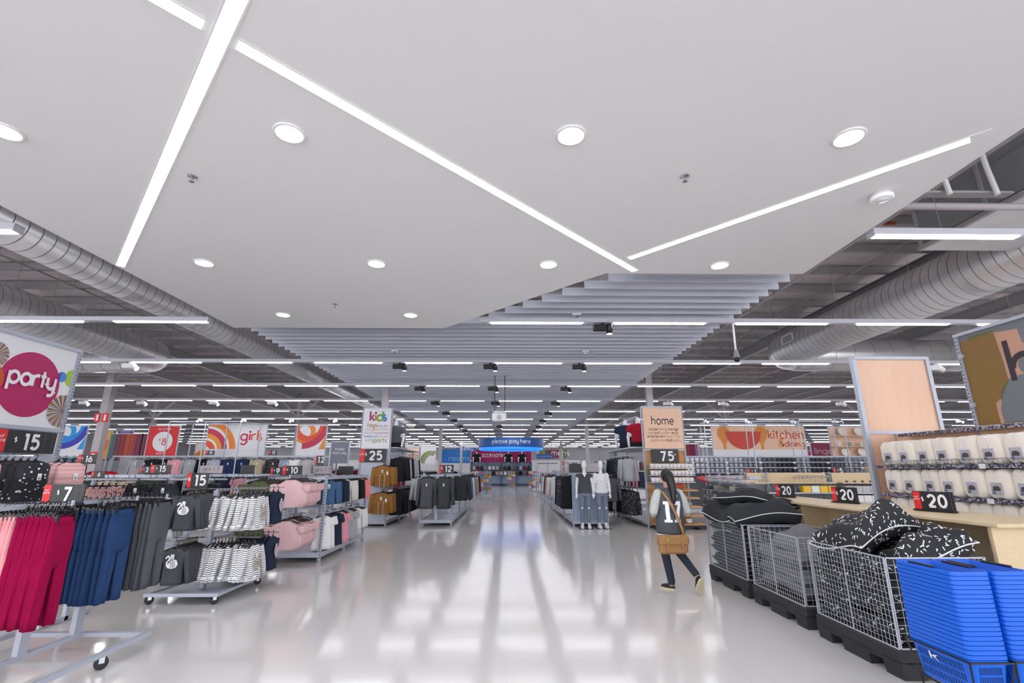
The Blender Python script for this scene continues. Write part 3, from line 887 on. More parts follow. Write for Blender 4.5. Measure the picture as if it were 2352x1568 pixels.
# ---------------------------------------------------------------- swan and stripe rack
t = thing('garment_rack', 'grey two-tier wheeled rack with swan and striped sweaters', 'clothes rack', (-3.75,6.7,0))
for y in (-.48,.6): MB().bar((-.44,y,.105),(.42,y,.105),.045,.035).out('base_rail', M_metal, t)
for x in (-.42,.40): MB().bar((x,-.5,.104),(x,.62,.104),.038,.032).out('base_rail', M_metal, t)
MB().box(-.4,.4,-.46,.58,.09,.1).out('base_tray', M_metal, t)
for y in (-.1,.4): MB().box(-.025,.025,y-.03,y+.03,.1,1.25).out('post', M_metal, t)
for z in (.66,1.25):
    MB().bar((0,-.1,z),(0,.4,z),.03).out('cross_bar', M_metal, t)
    for y in (-.08,.45): MB().bar((0,y,z+.02),(.62,y,z+.02),.018,.01).out('arm', M_grey, t)
    MB().bar((-.14,-.55,z+.02),(-.14,.0,z+.02),.018,.01).out('arm', M_grey, t)
    MB().bar((-.45,-.1,z+.02),(0,-.1,z+.02),.018,.01).out('arm', M_grey, t)
for x, y in ((-.39,-.46),(.36,-.46),(-.39,.55),(.36,.55)): caster(t, x, y)
sw = lambda s: top_mesh(.13, .40, .32, .108, .04, .03, .006, .05, .02, s, .045)
M_swan = cloth('#4b4e54')
# swan print: neck, body and wing feathers as flat print
def swan_print(o, y=-.052, z=-.22, k=1.0):
    a = Art(o, (-9,9,-9,9), y)
    body = [(-.055,-.03),(-.045,-.055),(0,-.065),(.05,-.055),(.07,-.02),(.062,.01),(.045,.03),(.02,.035),(-.01,.02),(-.03,0)]
    pr = MB()
    sc_ = lambda ps: [(p[0]*k, z+p[1]*k) for p in ps]
    a.polys([sc_(body)], M_print)
    neck = MB(); ribbon(neck, sc_([(-.05,-.035),(-.055,.0),(-.035,.03),(-.03,.055),(-.045,.072),(-.062,.062),(-.07,.045)]), .016*k, y-.001); neck.out('print', M_print, o)
    wing = MB()
    for i in range(3):
        for j in range(4):
            cx = (-.012+.018*i+.004*j)*k; cz = z + (.012 - .018*j)*k
            wing.add([(cx-.006*k,y-.002,cz-.004*k),(cx+.005*k,y-.002,cz-.006*k),(cx+.007*k,y-.002,cz+.004*k),(cx-.003*k,y-.002,cz+.006*k)],[(0,1,2,3)])
    wing.out('print', M_swan, o)
for z, lab, x0 in ((1.27,'upper',-3.87),(.68,'lower',-3.90)):
    rr = run('sweater', sw, M_swan, (x0,6.58,z), (0,-.042,0), 10, R(4), 'dark grey swan sweater on the %s tier of the wheeled rack' % lab, 'sweater', 'swan sweaters %s tier' % lab, .13, False, .03, (0.0,-.055,-.13), True)
    swan_print(rr[-1])
run('t_shirt', lambda s: top_mesh(.15,.46,.12,.15,.04,.1,.01,.06,.03,s), cloth('#dfe1e6'), (-4.2,6.5,1.24), (0,-.06,0), 4, R(-8), 'white long top between grey leggings and swan sweaters', 'shirt', 'white tops behind leggings', .14)
M_str = stripes_mat('stripe_knit', '#f2f2f4', '#2f3442', .0235, .3, 2, .9, .05)
M_cuff = cloth('#efeff2')
st = lambda s: top_mesh(.145, .39, .33, .12, .05, .12, .018, .062, .02, s, .075)
cuff_me = MB().tube([(0,0,0),(0,0,-.05)], [(.030,.024),(.026,.02)], 10).mesh('cuff', True)
hem_mb = MB().loft([[(.139*math.copysign(abs(math.cos(a))**.8,math.cos(a)), .062*math.copysign(abs(math.sin(a))**.7,math.sin(a)), z) for a in [2*PI*j/20 for j in range(20)]] for z in (-.475,-.425)])
hem_me = hem_mb.mesh('hem_band', True)
M_gold = mat('gold_glitter', '#b59a5c', 0.35, 0.6, var=.4, vscale=90)
for z, lab in ((1.25,'upper'),(.665,'lower')):
    rr = run('sweater', st, M_str, (-3.73,6.62,z), (.042,0,0), 14, PI/2, 'navy striped white sweater on the %s tier of the wheeled rack' % lab, 'sweater', 'striped sweaters %s tier' % lab, .14, False, .22, (-.03,-.07,-.17), True, jz=.008)
    for o in rr:
        put('hem_band', hem_me, M_cuff, o)
        for sx in (-1,1): put('cuff', cuff_me, M_cuff, o, (sx*.242,0,-.40))
    gp = MB()
    for k, (zz, n) in enumerate(((-.18,3),(-.215,5),(-.25,4),(-.285,5),(-.32,5),(-.355,3))):
        for i in range(n):
            x = (i-(n-1)/2)*.034 + .01
            ribbon(gp, [(x-.011,zz+.01),(x-.008,zz-.009),(x+.003,zz+.008),(x+.010,zz-.008)], .007, -.066)
    gp.out('gold_print', M_gold, rr[-1])
hs = lambda s: top_mesh(.145, .41, .33, .12, .042, .02, .008, .058, .02, s, .03)
M_navy = cloth('#2a3347')
M_heart = mat('heart_pink', '#b9a9b8', .7)
for z, lab in ((1.27,'upper'),(.68,'lower')):
    rr = run('sweater', hs, M_navy, (-3.62,7.16,z), (.068,0,0), 7, PI/2, 'navy heart sweater on the %s tier of the wheeled rack' % lab, 'sweater', 'heart sweaters %s tier' % lab, .14, False, .05, (.01,-.06,-.15), True)
    a = Art(rr[-1], (-9,9,-9,9), -.066)
    hp = [(0.02,-.34),(-.045,-.27),(-.06,-.22),(-.045,-.185),(-.015,-.175),(.02,-.20),(.055,-.175),(.085,-.185),(.1,-.22),(.085,-.27)]
    a.polys([hp], M_heart)
price_sign((-4.42,7.25,1.26), R(2), .29, .205, '15', 'black $15 sign behind the striped sweaters rack', stem=1.25)

# ---------------------------------------------------------------- low gondola with pink tees at its end
def gondola(label, x0, x1, y0, y1, h, group=None, bays=2, back=None, base=.12, name='display_gondola'):
    t = thing(name, label, 'display rack', ((x0+x1)/2, (y0+y1)/2, 0), 0, group)
    cx, cy = (x0+x1)/2, (y0+y1)/2
    X0, X1, Y0, Y1 = x0-cx, x1-cx, y0-cy, y1-cy
    along_y = (y1-y0) >= (x1-x0)
    n = bays + 1
    for i in range(n):
        f = i/(n-1)
        if along_y:
            y = Y0 + (Y1-Y0)*f
            for x in (X0, X1): upright(t, x, y, h); put('foot', foot_me, M_black, t, (x,y,0))
            MB().bar((X0,y,h-.03),(X1,y,h-.03),.04,.04).out('end_bar', M_metal, t)
            MB().bar((X0,y,base),(X1,y,base),.05,.08).out('base_bar', M_metal, t)
        else:
            x = X0 + (X1-X0)*f
            for y in (Y0, Y1): upright(t, x, y, h); put('foot', foot_me, M_black, t, (x,y,0))
    if along_y:
        for x in (X0, X1):
            MB().bar((x,Y0,h-.03),(x,Y1,h-.03),.035,.05).out('top_rail', M_metal, t)
            MB().bar((x,Y0,base),(x,Y1,base),.04,.08).out('base_rail', M_metal, t)
        if back: MB().box(-.01,.01,Y0+.03,Y1-.03,base,h-.06).out('back_panel', back, t)
    else:
        for y in (Y0, Y1):
            MB().bar((X0,y,h-.03),(X1,y,h-.03),.035,.05).out('top_rail', M_metal, t)
            MB().bar((X0,y,base),(X1,y,base),.04,.08).out('base_rail', M_metal, t)
        if back: MB().box(X0+.03,X1-.03,-.01,.01,base,h-.06).out('back_panel', back, t)
    return t
def rail(t, a, b_, r=.012, name='hang_rail'):
    o = Vector(t.location)
    return MB().tube([Vector(a)-o, Vector(b_)-o], r, 8).out(name, M_metal, t)
g = gondola('low grey gondola with pink tees at its end', -4.15, -3.16, 8.87, 11.4, 1.4, bays=2)
MB().box(-.48,.48,-1.25,1.25,.1,.15).out('base_shelf', M_metal, g)
for z in (1.42,.79):
    for x in (-3.5,-4.0): rail(g, (x,8.15,z), (x,8.9,z))
    rail(g, (-3.2,8.9,z-.02), (-3.2,11.4,z-.02)); rail(g, (-4.3,9.0,z-.02), (-4.3,11.4,z-.02))
tee = lambda s: top_mesh(.26, .45, .09, .25, .05, -.08, .02, .11, .03, s, .03, .07, 0, .11)
ptee = lambda s: top_mesh(.27, .43, .07, .285, .05, -.30, .022, .10, .02, s, .02, .08, 0, .12)
M_blush = cloth('#e2bcc0')
for z, lab, x0 in ((1.42,'upper',-3.5),(.79,'lower',-3.52)):
    run('t_shirt', ptee, M_blush, (x0,8.82,z), (0.0,-.085,0), 8, R(3), 'blush pink boxy tee on the %s arm of the low gondola end' % lab, 't-shirt', 'blush tees %s arm' % lab, .2, False, .04, None, False, jz=.01)
M_khaki = cloth('#5d6145')
for z, lab in ((1.40,'upper'),(.77,'lower')):
    run('t_shirt', tee, M_khaki, (-4.02,8.75,z), (0,-.085,0), 7, R(3), 'khaki green tee beside the blush tees on the %s arm' % lab, 't-shirt', 'khaki tees %s arm' % lab, .2, False, .06)
kt = lambda s: top_mesh(.165, .42, .34, .13, .05, .1, .014, .06, .03, s, .03)
kd = lambda s: top_mesh(.15, .55, .10, .15, .05, .25, .016, .06, .03, s, .03)
M_denim = mat('cloth_denim', '#3d5f89', .85, var=.35, vscale=25)
M_cream = cloth('#ddd9d0'); M_blk = cloth('#26272c'); M_coral = cloth('#ee8f92'); M_lilac = cloth('#b9a3d0')
M_ditsy = dots_mat('ditsy_white', '#ecebed', '#5b5d66', 60, .16)
M_darkdot = dots_mat('dark_dot', '#25283a', '#cfd0da', 38, .2)
M_nstr = stripes_mat('navy_stripe', '#dfe0e6', '#343a50', .018, .45, 2)
M_pinkc = cloth('#eba3b2')
for z, lab, sets in ((1.40,'upper',((9.05,M_denim,3,kt,'denim jacket'),(9.5,M_navy,3,kt,'navy print top'),(9.98,M_cream,5,kt,'cream knit top'),(10.55,M_blk,3,kt,'black top'),(10.95,M_coral,3,kt,'coral pink top'))),
                   (.80,'lower',((8.98,M_ditsy,3,kd,'white ditsy dress'),(9.45,M_navy,2,kd,'plain navy dress'),(9.8,M_pinkc,3,kd,'bright pink dress'),(10.3,M_nstr,4,kd,'navy striped dress'),(10.85,M_ditsy,4,kt,'white speckled top')))):
    for y, mm, n, mk, nm in sets:
        run('top' if mk is kt else 'dress', mk, mm, (-3.2,y+.06*n,z), (0,-.07,0), n, R(38), '%s on the %s side rail of the low gondola' % (nm, lab), 'top' if mk is kt else 'dress', '%ss %s rail' % (nm, lab), .16, False, .1, (0,-.06,-.14))
# low tops behind: left side rail of the same gondola
for y, mm, nm in ((8.95,M_darkdot,'dark dotted top'),(9.3,cloth('#b9a99b'),'taupe top'),(9.75,cloth('#a8988e'),'mocha top'),(10.2,M_navy,'navy rabbit top'),(10.6,M_coral,'peach top'),(11.0,M_cream,'cream top')):
    run('top', kt, mm, (-4.32,y+.1,1.40), (0,-.08,0), 3, R(5), '%s hanging behind the $15 sign' % nm, 'top', '%ss behind the sign' % nm, .16)
for x, z, n_, lab, w_ in ((-3.96,1.42,'10','black $10 sign on the low gondola top',.36),(-4.27,1.42,'9','small black $9 sign on the low gondola top',.22)):
    price_sign((x,9.3 if n_ == '10' else 9.35,z), 0, w_, .165 if n_ == '10' else .14, n_, lab)
def word_sign(loc, w, h, s, label, bg, fg, xh, wt=.12, stem=0):
    t = thing('shelf_sign', label, 'sign', loc, 0, 'department tickets')
    MB().box(-w/2,w/2,0,.01,0,h).out('board', bg, t)
    if s: letters(t, s, 0, h*.38, xh, fg, -.004, wt)
    MB().box(-w/2,w/2,-.025,.025,-.012,.004).out('foot_bar', M_black, t)
    if stem: MB().tube([(0,.006,-stem),(0,.006,0)], .008, 6).out('stem', M_metal, t)
M_ticket = mat('ticket_grey', '#b9b2b5', .5)
word_sign((-3.88,10.6,1.42), .33, .165, 'girls 1-7', 'pale grey girls 1-7 ticket on the low gondola', M_ticket, M_dgrey, .045)
word_sign((-3.58,11.2,1.42), .33, .17, '', 'blank black ticket at the far end of the low gondola', M_price, M_print, .07)
word_sign((-5.98,10.2,1.44), .46, .155, 'girls 1-7', 'pale grey girls 1-7 ticket further from the aisle', M_ticket, M_dgrey, .045, stem=1.43)
word_sign((-5.25,10.2,1.44), .28, .165, '', 'blank black ticket beside the far girls ticket', M_price, M_print, .07, stem=1.43)
price_sign((-6.58,9.6,1.45), 0, .38, .155, '15', 'black $15 sign over the black skirts', base=True)
price_sign((-6.9,9.65,1.45), 0, .22, .125, '3', 'small orange $3 sign over the black skirts', base=True)

# ================================================================== HOMEWARES SIDE, FRONT
# ---- wire cage bins on black pallets
M_wire = mat('zinc_wire', '#bcc1cb', 0.35, 0.2)
M_pal = mat('pallet_black', '#2b2c30', 0.7)
def pallet(t, D, W, h=.2):
    p = MB()
    # deck plus feet with fork openings on both long and short sides
    p.bevbox(0, D, 0, W, h*.55, h, .012)
    for y0, y1 in ((0,.2),(W/2-.17,W/2+.17),(W-.2,W)):
        for x0, x1 in ((.0,.2),(D/2-.1,D/2+.1),(D-.2,D)):
            p.loft([[(x0+.012,y0+.012,0),(x1-.012,y0+.012,0),(x1-.012,y1-.012,0),(x0+.012,y1-.012,0)],[(x0,y0,h*.56),(x1,y0,h*.56),(x1,y1,h*.56),(x0,y1,h*.56)]])
    p.box(.005,.03,0,W,h*.42,h*.6)
    return p.out('pallet', M_pal, t)
def grid(t, a, u, L, z0, z1, nv, nh, mid=True):
    """wire panel from point a along unit u"""
    a = Vector(a); u = Vector(u)
    fr = MB(); r = .006
    P = lambda s, z: a + u*s + Vector((0,0,z))
    for A, B_ in ((P(0,z0),P(L,z0)),(P(0,z1),P(L,z1)),(P(0,z0),P(0,z1)),(P(L,z0),P(L,z1))): fr.bar(A, B_, r*1.5)
    if mid: fr.bar(P(L/2,z0),P(L/2,z1),r*1.5)
    f = fr.out('panel_frame', M_wire, t)
    w_ = MB()
    for i in range(1, nv): w_.bar(P(L*i/nv,z0),P(L*i/nv,z1),.0028)
    for i in range(1, nh): w_.bar(P(0,z0+(z1-z0)*i/nh),P(L,z0+(z1-z0)*i/nh),.0028)
    o = w_.out('wire_grid', M_wire, f); o['kind'] = 'stuff'
def bin_(y0, y1, label):
    D, W = .84, y1-y0
    t = thing('cage_bin', label, 'cage bin', (2.93, y0, 0), 0, 'wire cage bins')
    pallet(t, D, W)
    grid(t, (.02,.02,0), (0,1,0), W-.04, .205, .84, 24, 15)
    grid(t, (D-.02,.02,0), (0,1,0), W-.04, .205, .84, 20, 12)
    grid(t, (.034,.02,0), (1,0,0), D-.068, .207, .838, 12, 12, False)
    grid(t, (.034,W-.02,0), (1,0,0), D-.068, .207, .838, 12, 12, False)
    return t
bin_(6.40, 7.55, 'farthest wire cage bin holding plain black pet beds')
bin_(5.22, 6.28, 'middle wire cage bin holding grey pet beds')
bin_(4.04, 5.06, 'nearest wire cage bin holding confetti print pet beds')
# pet beds: pillow with piping
def pillow_pts(sx, sy, sz, seed, lump, n=18, pw=.42):
    r = random.Random(seed)
    ph = [r.uniform(0,6.28) for _ in range(6)]
    def pt(u, v, side):
        pin = 1 - .10*(1-abs(u)**2)*abs(v)**3 ; pin2 = 1 - .10*(1-abs(v)**2)*abs(u)**3
        x = sx*u*pin2; y = sy*v*pin
        e = max(0, (1-abs(u)**6))**pw * max(0, (1-abs(v)**6))**pw
        l = lump*(math.sin(3*u+ph[0])*math.sin(2.6*v+ph[1]) + .6*math.sin(6*u+2*v+ph[2]) + .5*math.sin(5*v-3*u+ph[3]))
        sag = lump*1.2*(math.sin(2*u+ph[4]) + math.sin(2*v+ph[5]))
        return (x, y, side*sz*e + l*e + sag)
    return pt
def cushion(name, label, group, loc, rot, size, m, piping, seed, lump=.03, confetti=0):
    sx, sy, sz = size; n = 18
    pt = pillow_pts(sx, sy, sz, seed, lump, 18, .42 if lump > .021 else .2)
    mb = MB()
    for side in (1, -1):
        k = len(mb.v)
        for i in range(n+1):
            for j in range(n+1):
                mb.v.append(pt(-1+2*i/n, -1+2*j/n, side))
        for i in range(n):
            for j in range(n):
                q = (k+i*(n+1)+j, k+(i+1)*(n+1)+j, k+(i+1)*(n+1)+j+1, k+i*(n+1)+j+1)
                mb.f.append(q if side > 0 else q[::-1])
    me = mb.mesh('cushion', True)
    o = put(name, me, m, None, loc, rot=rot)
    tag(o, label, 'pet bed', group)
    if confetti:
        r2 = random.Random(seed+99); cf = MB(); ars = [((Vector(mb.v[f_[2]])-Vector(mb.v[f_[0]])).cross(Vector(mb.v[f_[3]])-Vector(mb.v[f_[1]]))).length for f_ in mb.f]
        for _ in range(confetti):
            f_ = r2.choices(mb.f, ars)[0]; A_, B_, C_, D_ = (Vector(mb.v[q]) for q in f_)
            s1, s2 = r2.random(), r2.random(); P = (A_*(1-s1)+B_*s1)*(1-s2)+(D_*(1-s1)+C_*s1)*s2
            nn = (C_-A_).cross(D_-B_).normalized(); tu = nn.cross(Vector((.3,.5,.81))).normalized(); a_ = r2.uniform(0,PI); dx = tu*math.cos(a_)+nn.cross(tu)*math.sin(a_); dy = nn.cross(dx); Q = P+nn*.003
            L_, w_ = r2.uniform(.012,.016), .0042
            if r2.random() < .75: cf.add([Q-dx*L_-dy*w_, Q+dx*L_-dy*w_, Q+dx*L_+dy*w_, Q-dx*L_+dy*w_], [(0,1,2,3)])
            else: cf.add([Q-dx*.012-dy*.008, Q+dx*.016, Q-dx*.012+dy*.008], [(0,1,2)])
        c_ = cf.out('confetti_print', M_pipe, o); c_['kind'] = 'stuff'
    if piping:
        N = 15
        edge = [pt(-1+2*i/N,-1,0) for i in range(N)] + [pt(1,-1+2*i/N,0) for i in range(N)] + [pt(1-2*i/N,1,0) for i in range(N)] + [pt(-1,1-2*i/N,0) for i in range(N)]
        MB().tube(edge + [edge[0]], .006, 6, False).out('piping', piping, o, True)
    return o
M_bed = mat('bed_black', '#24262b', .8, var=.15, vscale=6)
M_bedg = mat('bed_grey', '#6d6e74', .9, var=.15, vscale=20)
M_pipe = mat('piping_white', '#e4e4e8', .6)
ORD = ['bottom','second from bottom','middle','second from top','top','uppermost']
for i in range(4):
    cushion('pet_bed', '%s plain black pet bed inside the farthest cage' % ORD[i], 'plain black pet beds', (3.35,6.975,.30+.155*i), (0,0,0), (.38,.54,.085), M_bed, None, 10+i, .02)
cushion('pet_bed', 'plain black pet bed bulging over the cage toward the walking shopper', 'plain black pet beds', (3.30,7.2,.93), (R(6),R(-6),.1), (.42,.34,.13), M_bed, M_pipe, 21, .03)
cushion('pet_bed', 'plain black pet bed heaped nearest the middle cage', 'plain black pet beds', (3.34,6.72,.93), (R(-8),R(-4),-.15), (.42,.34,.14), M_bed, M_pipe, 22, .035)
cushion('pet_bed', 'plain black pet bed on the very top of the heap', 'plain black pet beds', (3.46,7.02,1.08), (R(3),R(4),.4), (.36,.42,.09), M_bed, M_pipe, 23, .03)
for i in range(3):
    cushion('pet_bed', '%s grey pet bed inside the middle cage' % ORD[i], 'grey pet beds', (3.35,5.75,.31+.13*i), (0,0,0), (.36,.47,.085), M_bedg, None, 30+i, .02)
cushion('pet_bed', 'grey pet bed leaning up at the back of the middle cage', 'grey pet beds', (3.44,5.75,.66), (R(14),R(-14),.3), (.30,.34,.09), M_bedg, None, 35, .035)
for i in range(4):
    cushion('pet_bed', '%s confetti print pet bed inside the nearest cage' % ORD[i], 'confetti pet beds', (3.35,4.55,.30+.14*i), (0,0,0), (.385,.475,.085), M_bed, None, 40+i, .02, 330)
cushion('pet_bed', 'confetti print pet bed with raised rim on top of the heap', 'confetti pet beds', (3.34,4.74,.93), (R(6),R(-10),.15), (.38,.30,.15), M_bed, M_pipe, 51, .05, 520)
cushion('pet_bed', 'confetti print pet bed slumped toward the blue baskets', 'confetti pet beds', (3.46,4.32,.82), (R(-4),R(-8),-.1), (.30,.26,.12), M_bed, M_pipe, 52, .04, 420)

# ---- plywood counter behind the bins
t = thing('plywood_counter', 'pale plywood open counter behind the cage bins', 'counter', (3.84,4.06,0))
MB().bevbox(-.04,.78,-.12,4.24,1.07,1.10,.004).out('counter_top', M_wood, t)
for y in (0.0,1.27,2.55,3.9): MB().box(.02,.6,y,y+.035,0,1.07).out('divider', M_wood, t)
MB().box(.36,.385,.03,3.9,.02,1.07).out('back_panel', M_wood, t)
MB().box(.02,.4,.03,3.9,.04,.06).out('lower_shelf', M_wood, t)
MB().box(.0,.8,-.02,.0,0,1.07).out('end_panel', M_wood, t)
for y, n, lab in ((7.73,'20','$20 sign farthest along the plywood counter'),(6.37,'20','$20 sign midway along the plywood counter'),(5.05,'20','$20 sign nearest on the plywood counter')):
    price_sign((4.28,y,1.115), -PI/2+R(14), .36 if y > 5.5 else .38, .18, n, 'black our price ' + lab)

# ---- pillow gondola
t = thing('bedding_gondola', 'grey gondola stacked with cream rolled bedding packs', 'display rack', (6.1,5.4,0))
for y in (-1.5,.86,2.22): upright(t, 0, y, 2.05)
MB().box(-.02,.02,-1.5,2.2,.1,2.05).out('back_panel', M_peach, t)
m, nt, b, oc = nodes('ticket_rail_print')
n1 = nt.nodes.new('ShaderNodeTexNoise'); n1.inputs['Scale'].default_value = 45; n1.inputs['Detail'].default_value = 1
nt.links.new(oc, n1.inputs['Vector'])
nt.links.new(mixc(nt, math_n(nt, 'GREATER_THAN', n1.outputs['Fac'], .53), '#383749', '#a9a6b4'), b.inputs['Base Color'])
M_rail = m
for z, x0 in ((1.56,-.6),(1.175,-.6),(.80,-.6),(2.02,-.18)):
    sh = MB().box(x0,0,-1.5,1.95,z-.02,z).out('shelf', M_metal if z < 2 else M_wood, t)
    MB().box(x0-.008,x0,-1.5,1.95,z-.035,z+.01).out('ticket_rail', M_rail, sh)
    if z < 2:
        for y in (-.9,.3): MB().box(x0-.012,x0-.009,y-.04,y+.04,z-.04,z+.015).out('ticket', M_tag, sh)
# small wire front on the upper shelf
wf_ = MB(); wf_.bar((-.6,-1.5,1.63),(-.6,1.9,1.63),.006)
for i in range(60): wf_.bar((-.6,-1.5+i*3.4/59,1.565),(-.6,-1.5+i*3.4/59,1.63),.0035)
o = wf_.out('wire_fence', M_chrome, t); o['kind'] = 'stuff'
# packs: lobed roll, strap both ways, label card
m, nt, b, oc = nodes('waffle_cream')
v = nt.nodes.new('ShaderNodeTexChecker'); v.inputs['Scale'].default_value = 130
nt.links.new(oc, v.inputs['Vector'])
v.inputs['Color1'].default_value = lin('#faf4ea'); v.inputs['Color2'].default_value = lin('#f1e8db')
nt.links.new(v.outputs['Color'], b.inputs['Base Color']); b.inputs['Roughness'].default_value = .9
M_pack = m
def pack_mesh(seed, w=.166, h=.35, d=.34):
    r = random.Random(seed); mb = MB(); N = 28; rs = []
    ph = r.uniform(0,6)
    ys = [0,.03,.08,.2,.45,.7,.92,1.0]
    for t_ in ys:
        k = (math.sin(min(1,t_*6)*PI/2)*.25+.75) if t_ < .2 else (1 if t_ < .9 else .95 if t_ < 1 else .7)
        if t_ == 0: k = .6
        ring_ = []
        for j in range(N):
            a = 2*PI*j/N
            ca, sa = math.cos(a), math.sin(a)
            ex = .62
            x = w*math.copysign(abs(ca)**ex, ca); z = h/2*math.copysign(abs(sa)**ex, sa)
            pinch = 1 - .05*math.exp(-(z/.03)**2) - .10*math.exp(-(x/.018)**2)*(abs(z) > h*.3)
            wob = 1+.02*math.sin(3*a+ph)
            ring_.append((x*k*pinch*wob, d*t_, h/2 + z*(k*.5+.5)*(1-.13*math.exp(-(x/.03)**2))*wob))
        rs.append(ring_)
    mb.loft(rs[::-1])
    return mb.mesh('pack', True)
packs = [pack_mesh(i) for i in range(4)]
strap_v = MB().add([(-.011,-.012,.17),(.011,-.012,.17),(.011,-.012,.30),(-.011,-.012,.30),(.011,.06,.342),(-.011,.06,.342)],[(0,1,2,3),(3,2,4,5)]).mesh('strap')
M_strap = mat('clear_strap', '#f4f2f2', .25)
label_me = MB().box(-.062,.062,-.016,-.008,.06,.19).mesh('label_card')
M_lab = mat('label_lilac', '#b9b5c4', .5)
bedpic = MB(); bedpic.add([(-.045,-.0175,.10),(.045,-.0175,.10),(.05,-.0175,.135),(.02,-.0175,.155),(-.03,-.0175,.15)],[(0,1,2,3,4)])
bedpic = bedpic.mesh('print'); M_bedpic = mat('label_photo','#4d4849',.5)
bedpic2 = MB().add([(-.05,-.0178,.065),(-.015,-.0178,.065),(-.015,-.0178,.095),(-.05,-.0178,.095)],[(0,1,2,3)]).mesh('print'); M_bp2 = mat('label_blue','#5a7390',.5)
for rix, (z, lab) in enumerate(((1.562,'upper'),(1.177,'middle'),(.802,'lower'))):
    for j in range(9):
        y = 7.13 - j*.303
        o = put('bedding_pack', packs[(j+rix) % 4], M_pack, None, (5.52+rnd.uniform(-.01,.015), y+rnd.uniform(-.008,.008), z), -PI/2 + rnd.uniform(-.04,.04))
        tag(o, '%s cream bedding pack from the far end on the %s gondola shelf' % (ordn[j], lab), 'bedding', 'cream bedding packs')
        put('strap', strap_v, M_strap, o)
        if rix < 2 or j in (1,):
            l = put('label_card', label_me, M_lab, o, (0,0,0 if rix else -.01))
            put('print', bedpic, M_bedpic, l); put('print', bedpic2, M_bp2, l)
# ---- peach panel at the gondola end
t = thing('peach_display', 'tall framed peach plywood panel above the bedding packs', 'sign panel', (6.24,7.64,0))
MB().box(-.57,.57,-.01,.01,2.10,3.24).out('panel', M_peach, t)
fr = M_metal
for x in (-.6,.6): MB().box(x-.03,x+.03,-.04,.04,.0 if x < 0 else 2.05,3.28).out('frame_post', fr, t)
MB().box(-.6,.6,-.05,.05,3.24,3.29).out('frame_top', fr, t)
MB().box(-.6,.6,-.03,.03,2.05,2.10).out('frame_bottom', fr, t)
MB().box(-.57,-.05,-.01,.01,.1,2.05).out('lower_panel', M_peach, t)
# ---- bed department sign
t = thing('department_sign', 'large wall-side home sign with mustard and slate shapes', 'sign', (6.1,6.26,0), -PI/2)
M_must = mat('art_mustard', '#8a6a34', .6, var=.06, vscale=3); M_slate = mat('art_slate', '#757b80', .6, var=.04, vscale=3)
M_pinkart = mat('art_pink', '#c99a86', .6); M_olive = mat('art_olive', '#6b683c', .6); M_plum = mat('art_plum', '#3a2f38', .6)
MB().box(.03,2.3,-.0,.02,2.06,3.24).out('panel', M_slate, t)
a = Art(t, (.03,2.3,2.06,3.24), -.001)
a.polys([[(.45,3.175),(.78,3.136),(.797,2.958),(1.4,2.93),(1.4,2.62),(.66,2.60),(.40,2.55),(.36,2.06),(.28,2.06),(.30,2.4)]], M_pinkart)
a.polys([arc(.80,2.70,.115,0,360)[:-1]], M_slate)
a.polys([[(.03,2.06),(.31,2.06),(.311,2.31),(.40,2.37),(.50,2.47),(.532,2.564),(.53,2.75),(.50,3.178),(.3,3.19),(.03,3.16)]], M_must)
a.polys([[(.15,3.198),(.492,3.206),(.47,3.17),(.3,3.168),(.17,3.145)]], M_olive)
a.polys([[(.378,2.34),(.46,2.40),(.52,2.48),(.532,2.56),(.46,2.52),(.40,2.44)]], M_olive)
a.polys([[(.33,2.06),(.75,2.06),(.75,2.56),(.64,2.60),(.53,2.55),(.42,2.38),(.36,2.25)]], M_slate)
a.polys([[(.31,2.06),(.36,2.06),(.345,2.31),(.311,2.31)]], M_pinkart)
lt = MB(); ribbon(lt, [(.6,3.035),(.606,2.54)], .067, a.y-.001); ribbon(lt, arc(.775,2.685,.15,178,0) + [(.925,2.54)], .067, a.y-.0015)
lt.out('lettering', M_plum, t)
letters(t, 'ome', 1.05, 2.565, .27, M_plum, a.y-.002, .24, 'l')
upright(t, 0, 0, 3.28); upright(t, 2.33, 0, 3.28)
MB().box(-.02,2.35,-.03,.03,3.24,3.28).out('frame_top', M_metal, t)
for z in (2.3,2.95): MB().box(.0,.05,-.035,.0,z,z+.05).out('clip', M_metal, t)

# ---- blue shopping baskets
M_blue = mat('basket_blue', '#0d63dc', .35)
M_bluedk = mat('basket_slot_shade', '#06357e', .6)
def basket_ring(hx, hy, z, c=.035, n=4):
    out_ = []
    for sx, sy, a0 in ((1,1,0),(-1,1,90),(-1,-1,180),(1,-1,270)):
        for i in range(n+1):
            a = R(a0 + 90*i/n)
            out_.append((sx*(hx-c)+c*math.cos(a), sy*(hy-c)+c*math.sin(a), z))
    return out_
HX, HY, BH = .122, .222, .2
bm_ = MB()
bm_.loft([basket_ring(HX*.78,HY*.84,0), basket_ring(HX*.93,HY*.96,BH-.0205), basket_ring(HX,HY,BH-.0205), basket_ring(HX,HY,BH), basket_ring(HX-.008,HY-.008,BH), basket_ring(HX*.93-.006,HY*.955-.006,BH-.02), basket_ring(HX*.78-.006,HY*.84-.006,.006)], True)
basket_me = smooth_by_angle(bm_.mesh('basket'), 50)
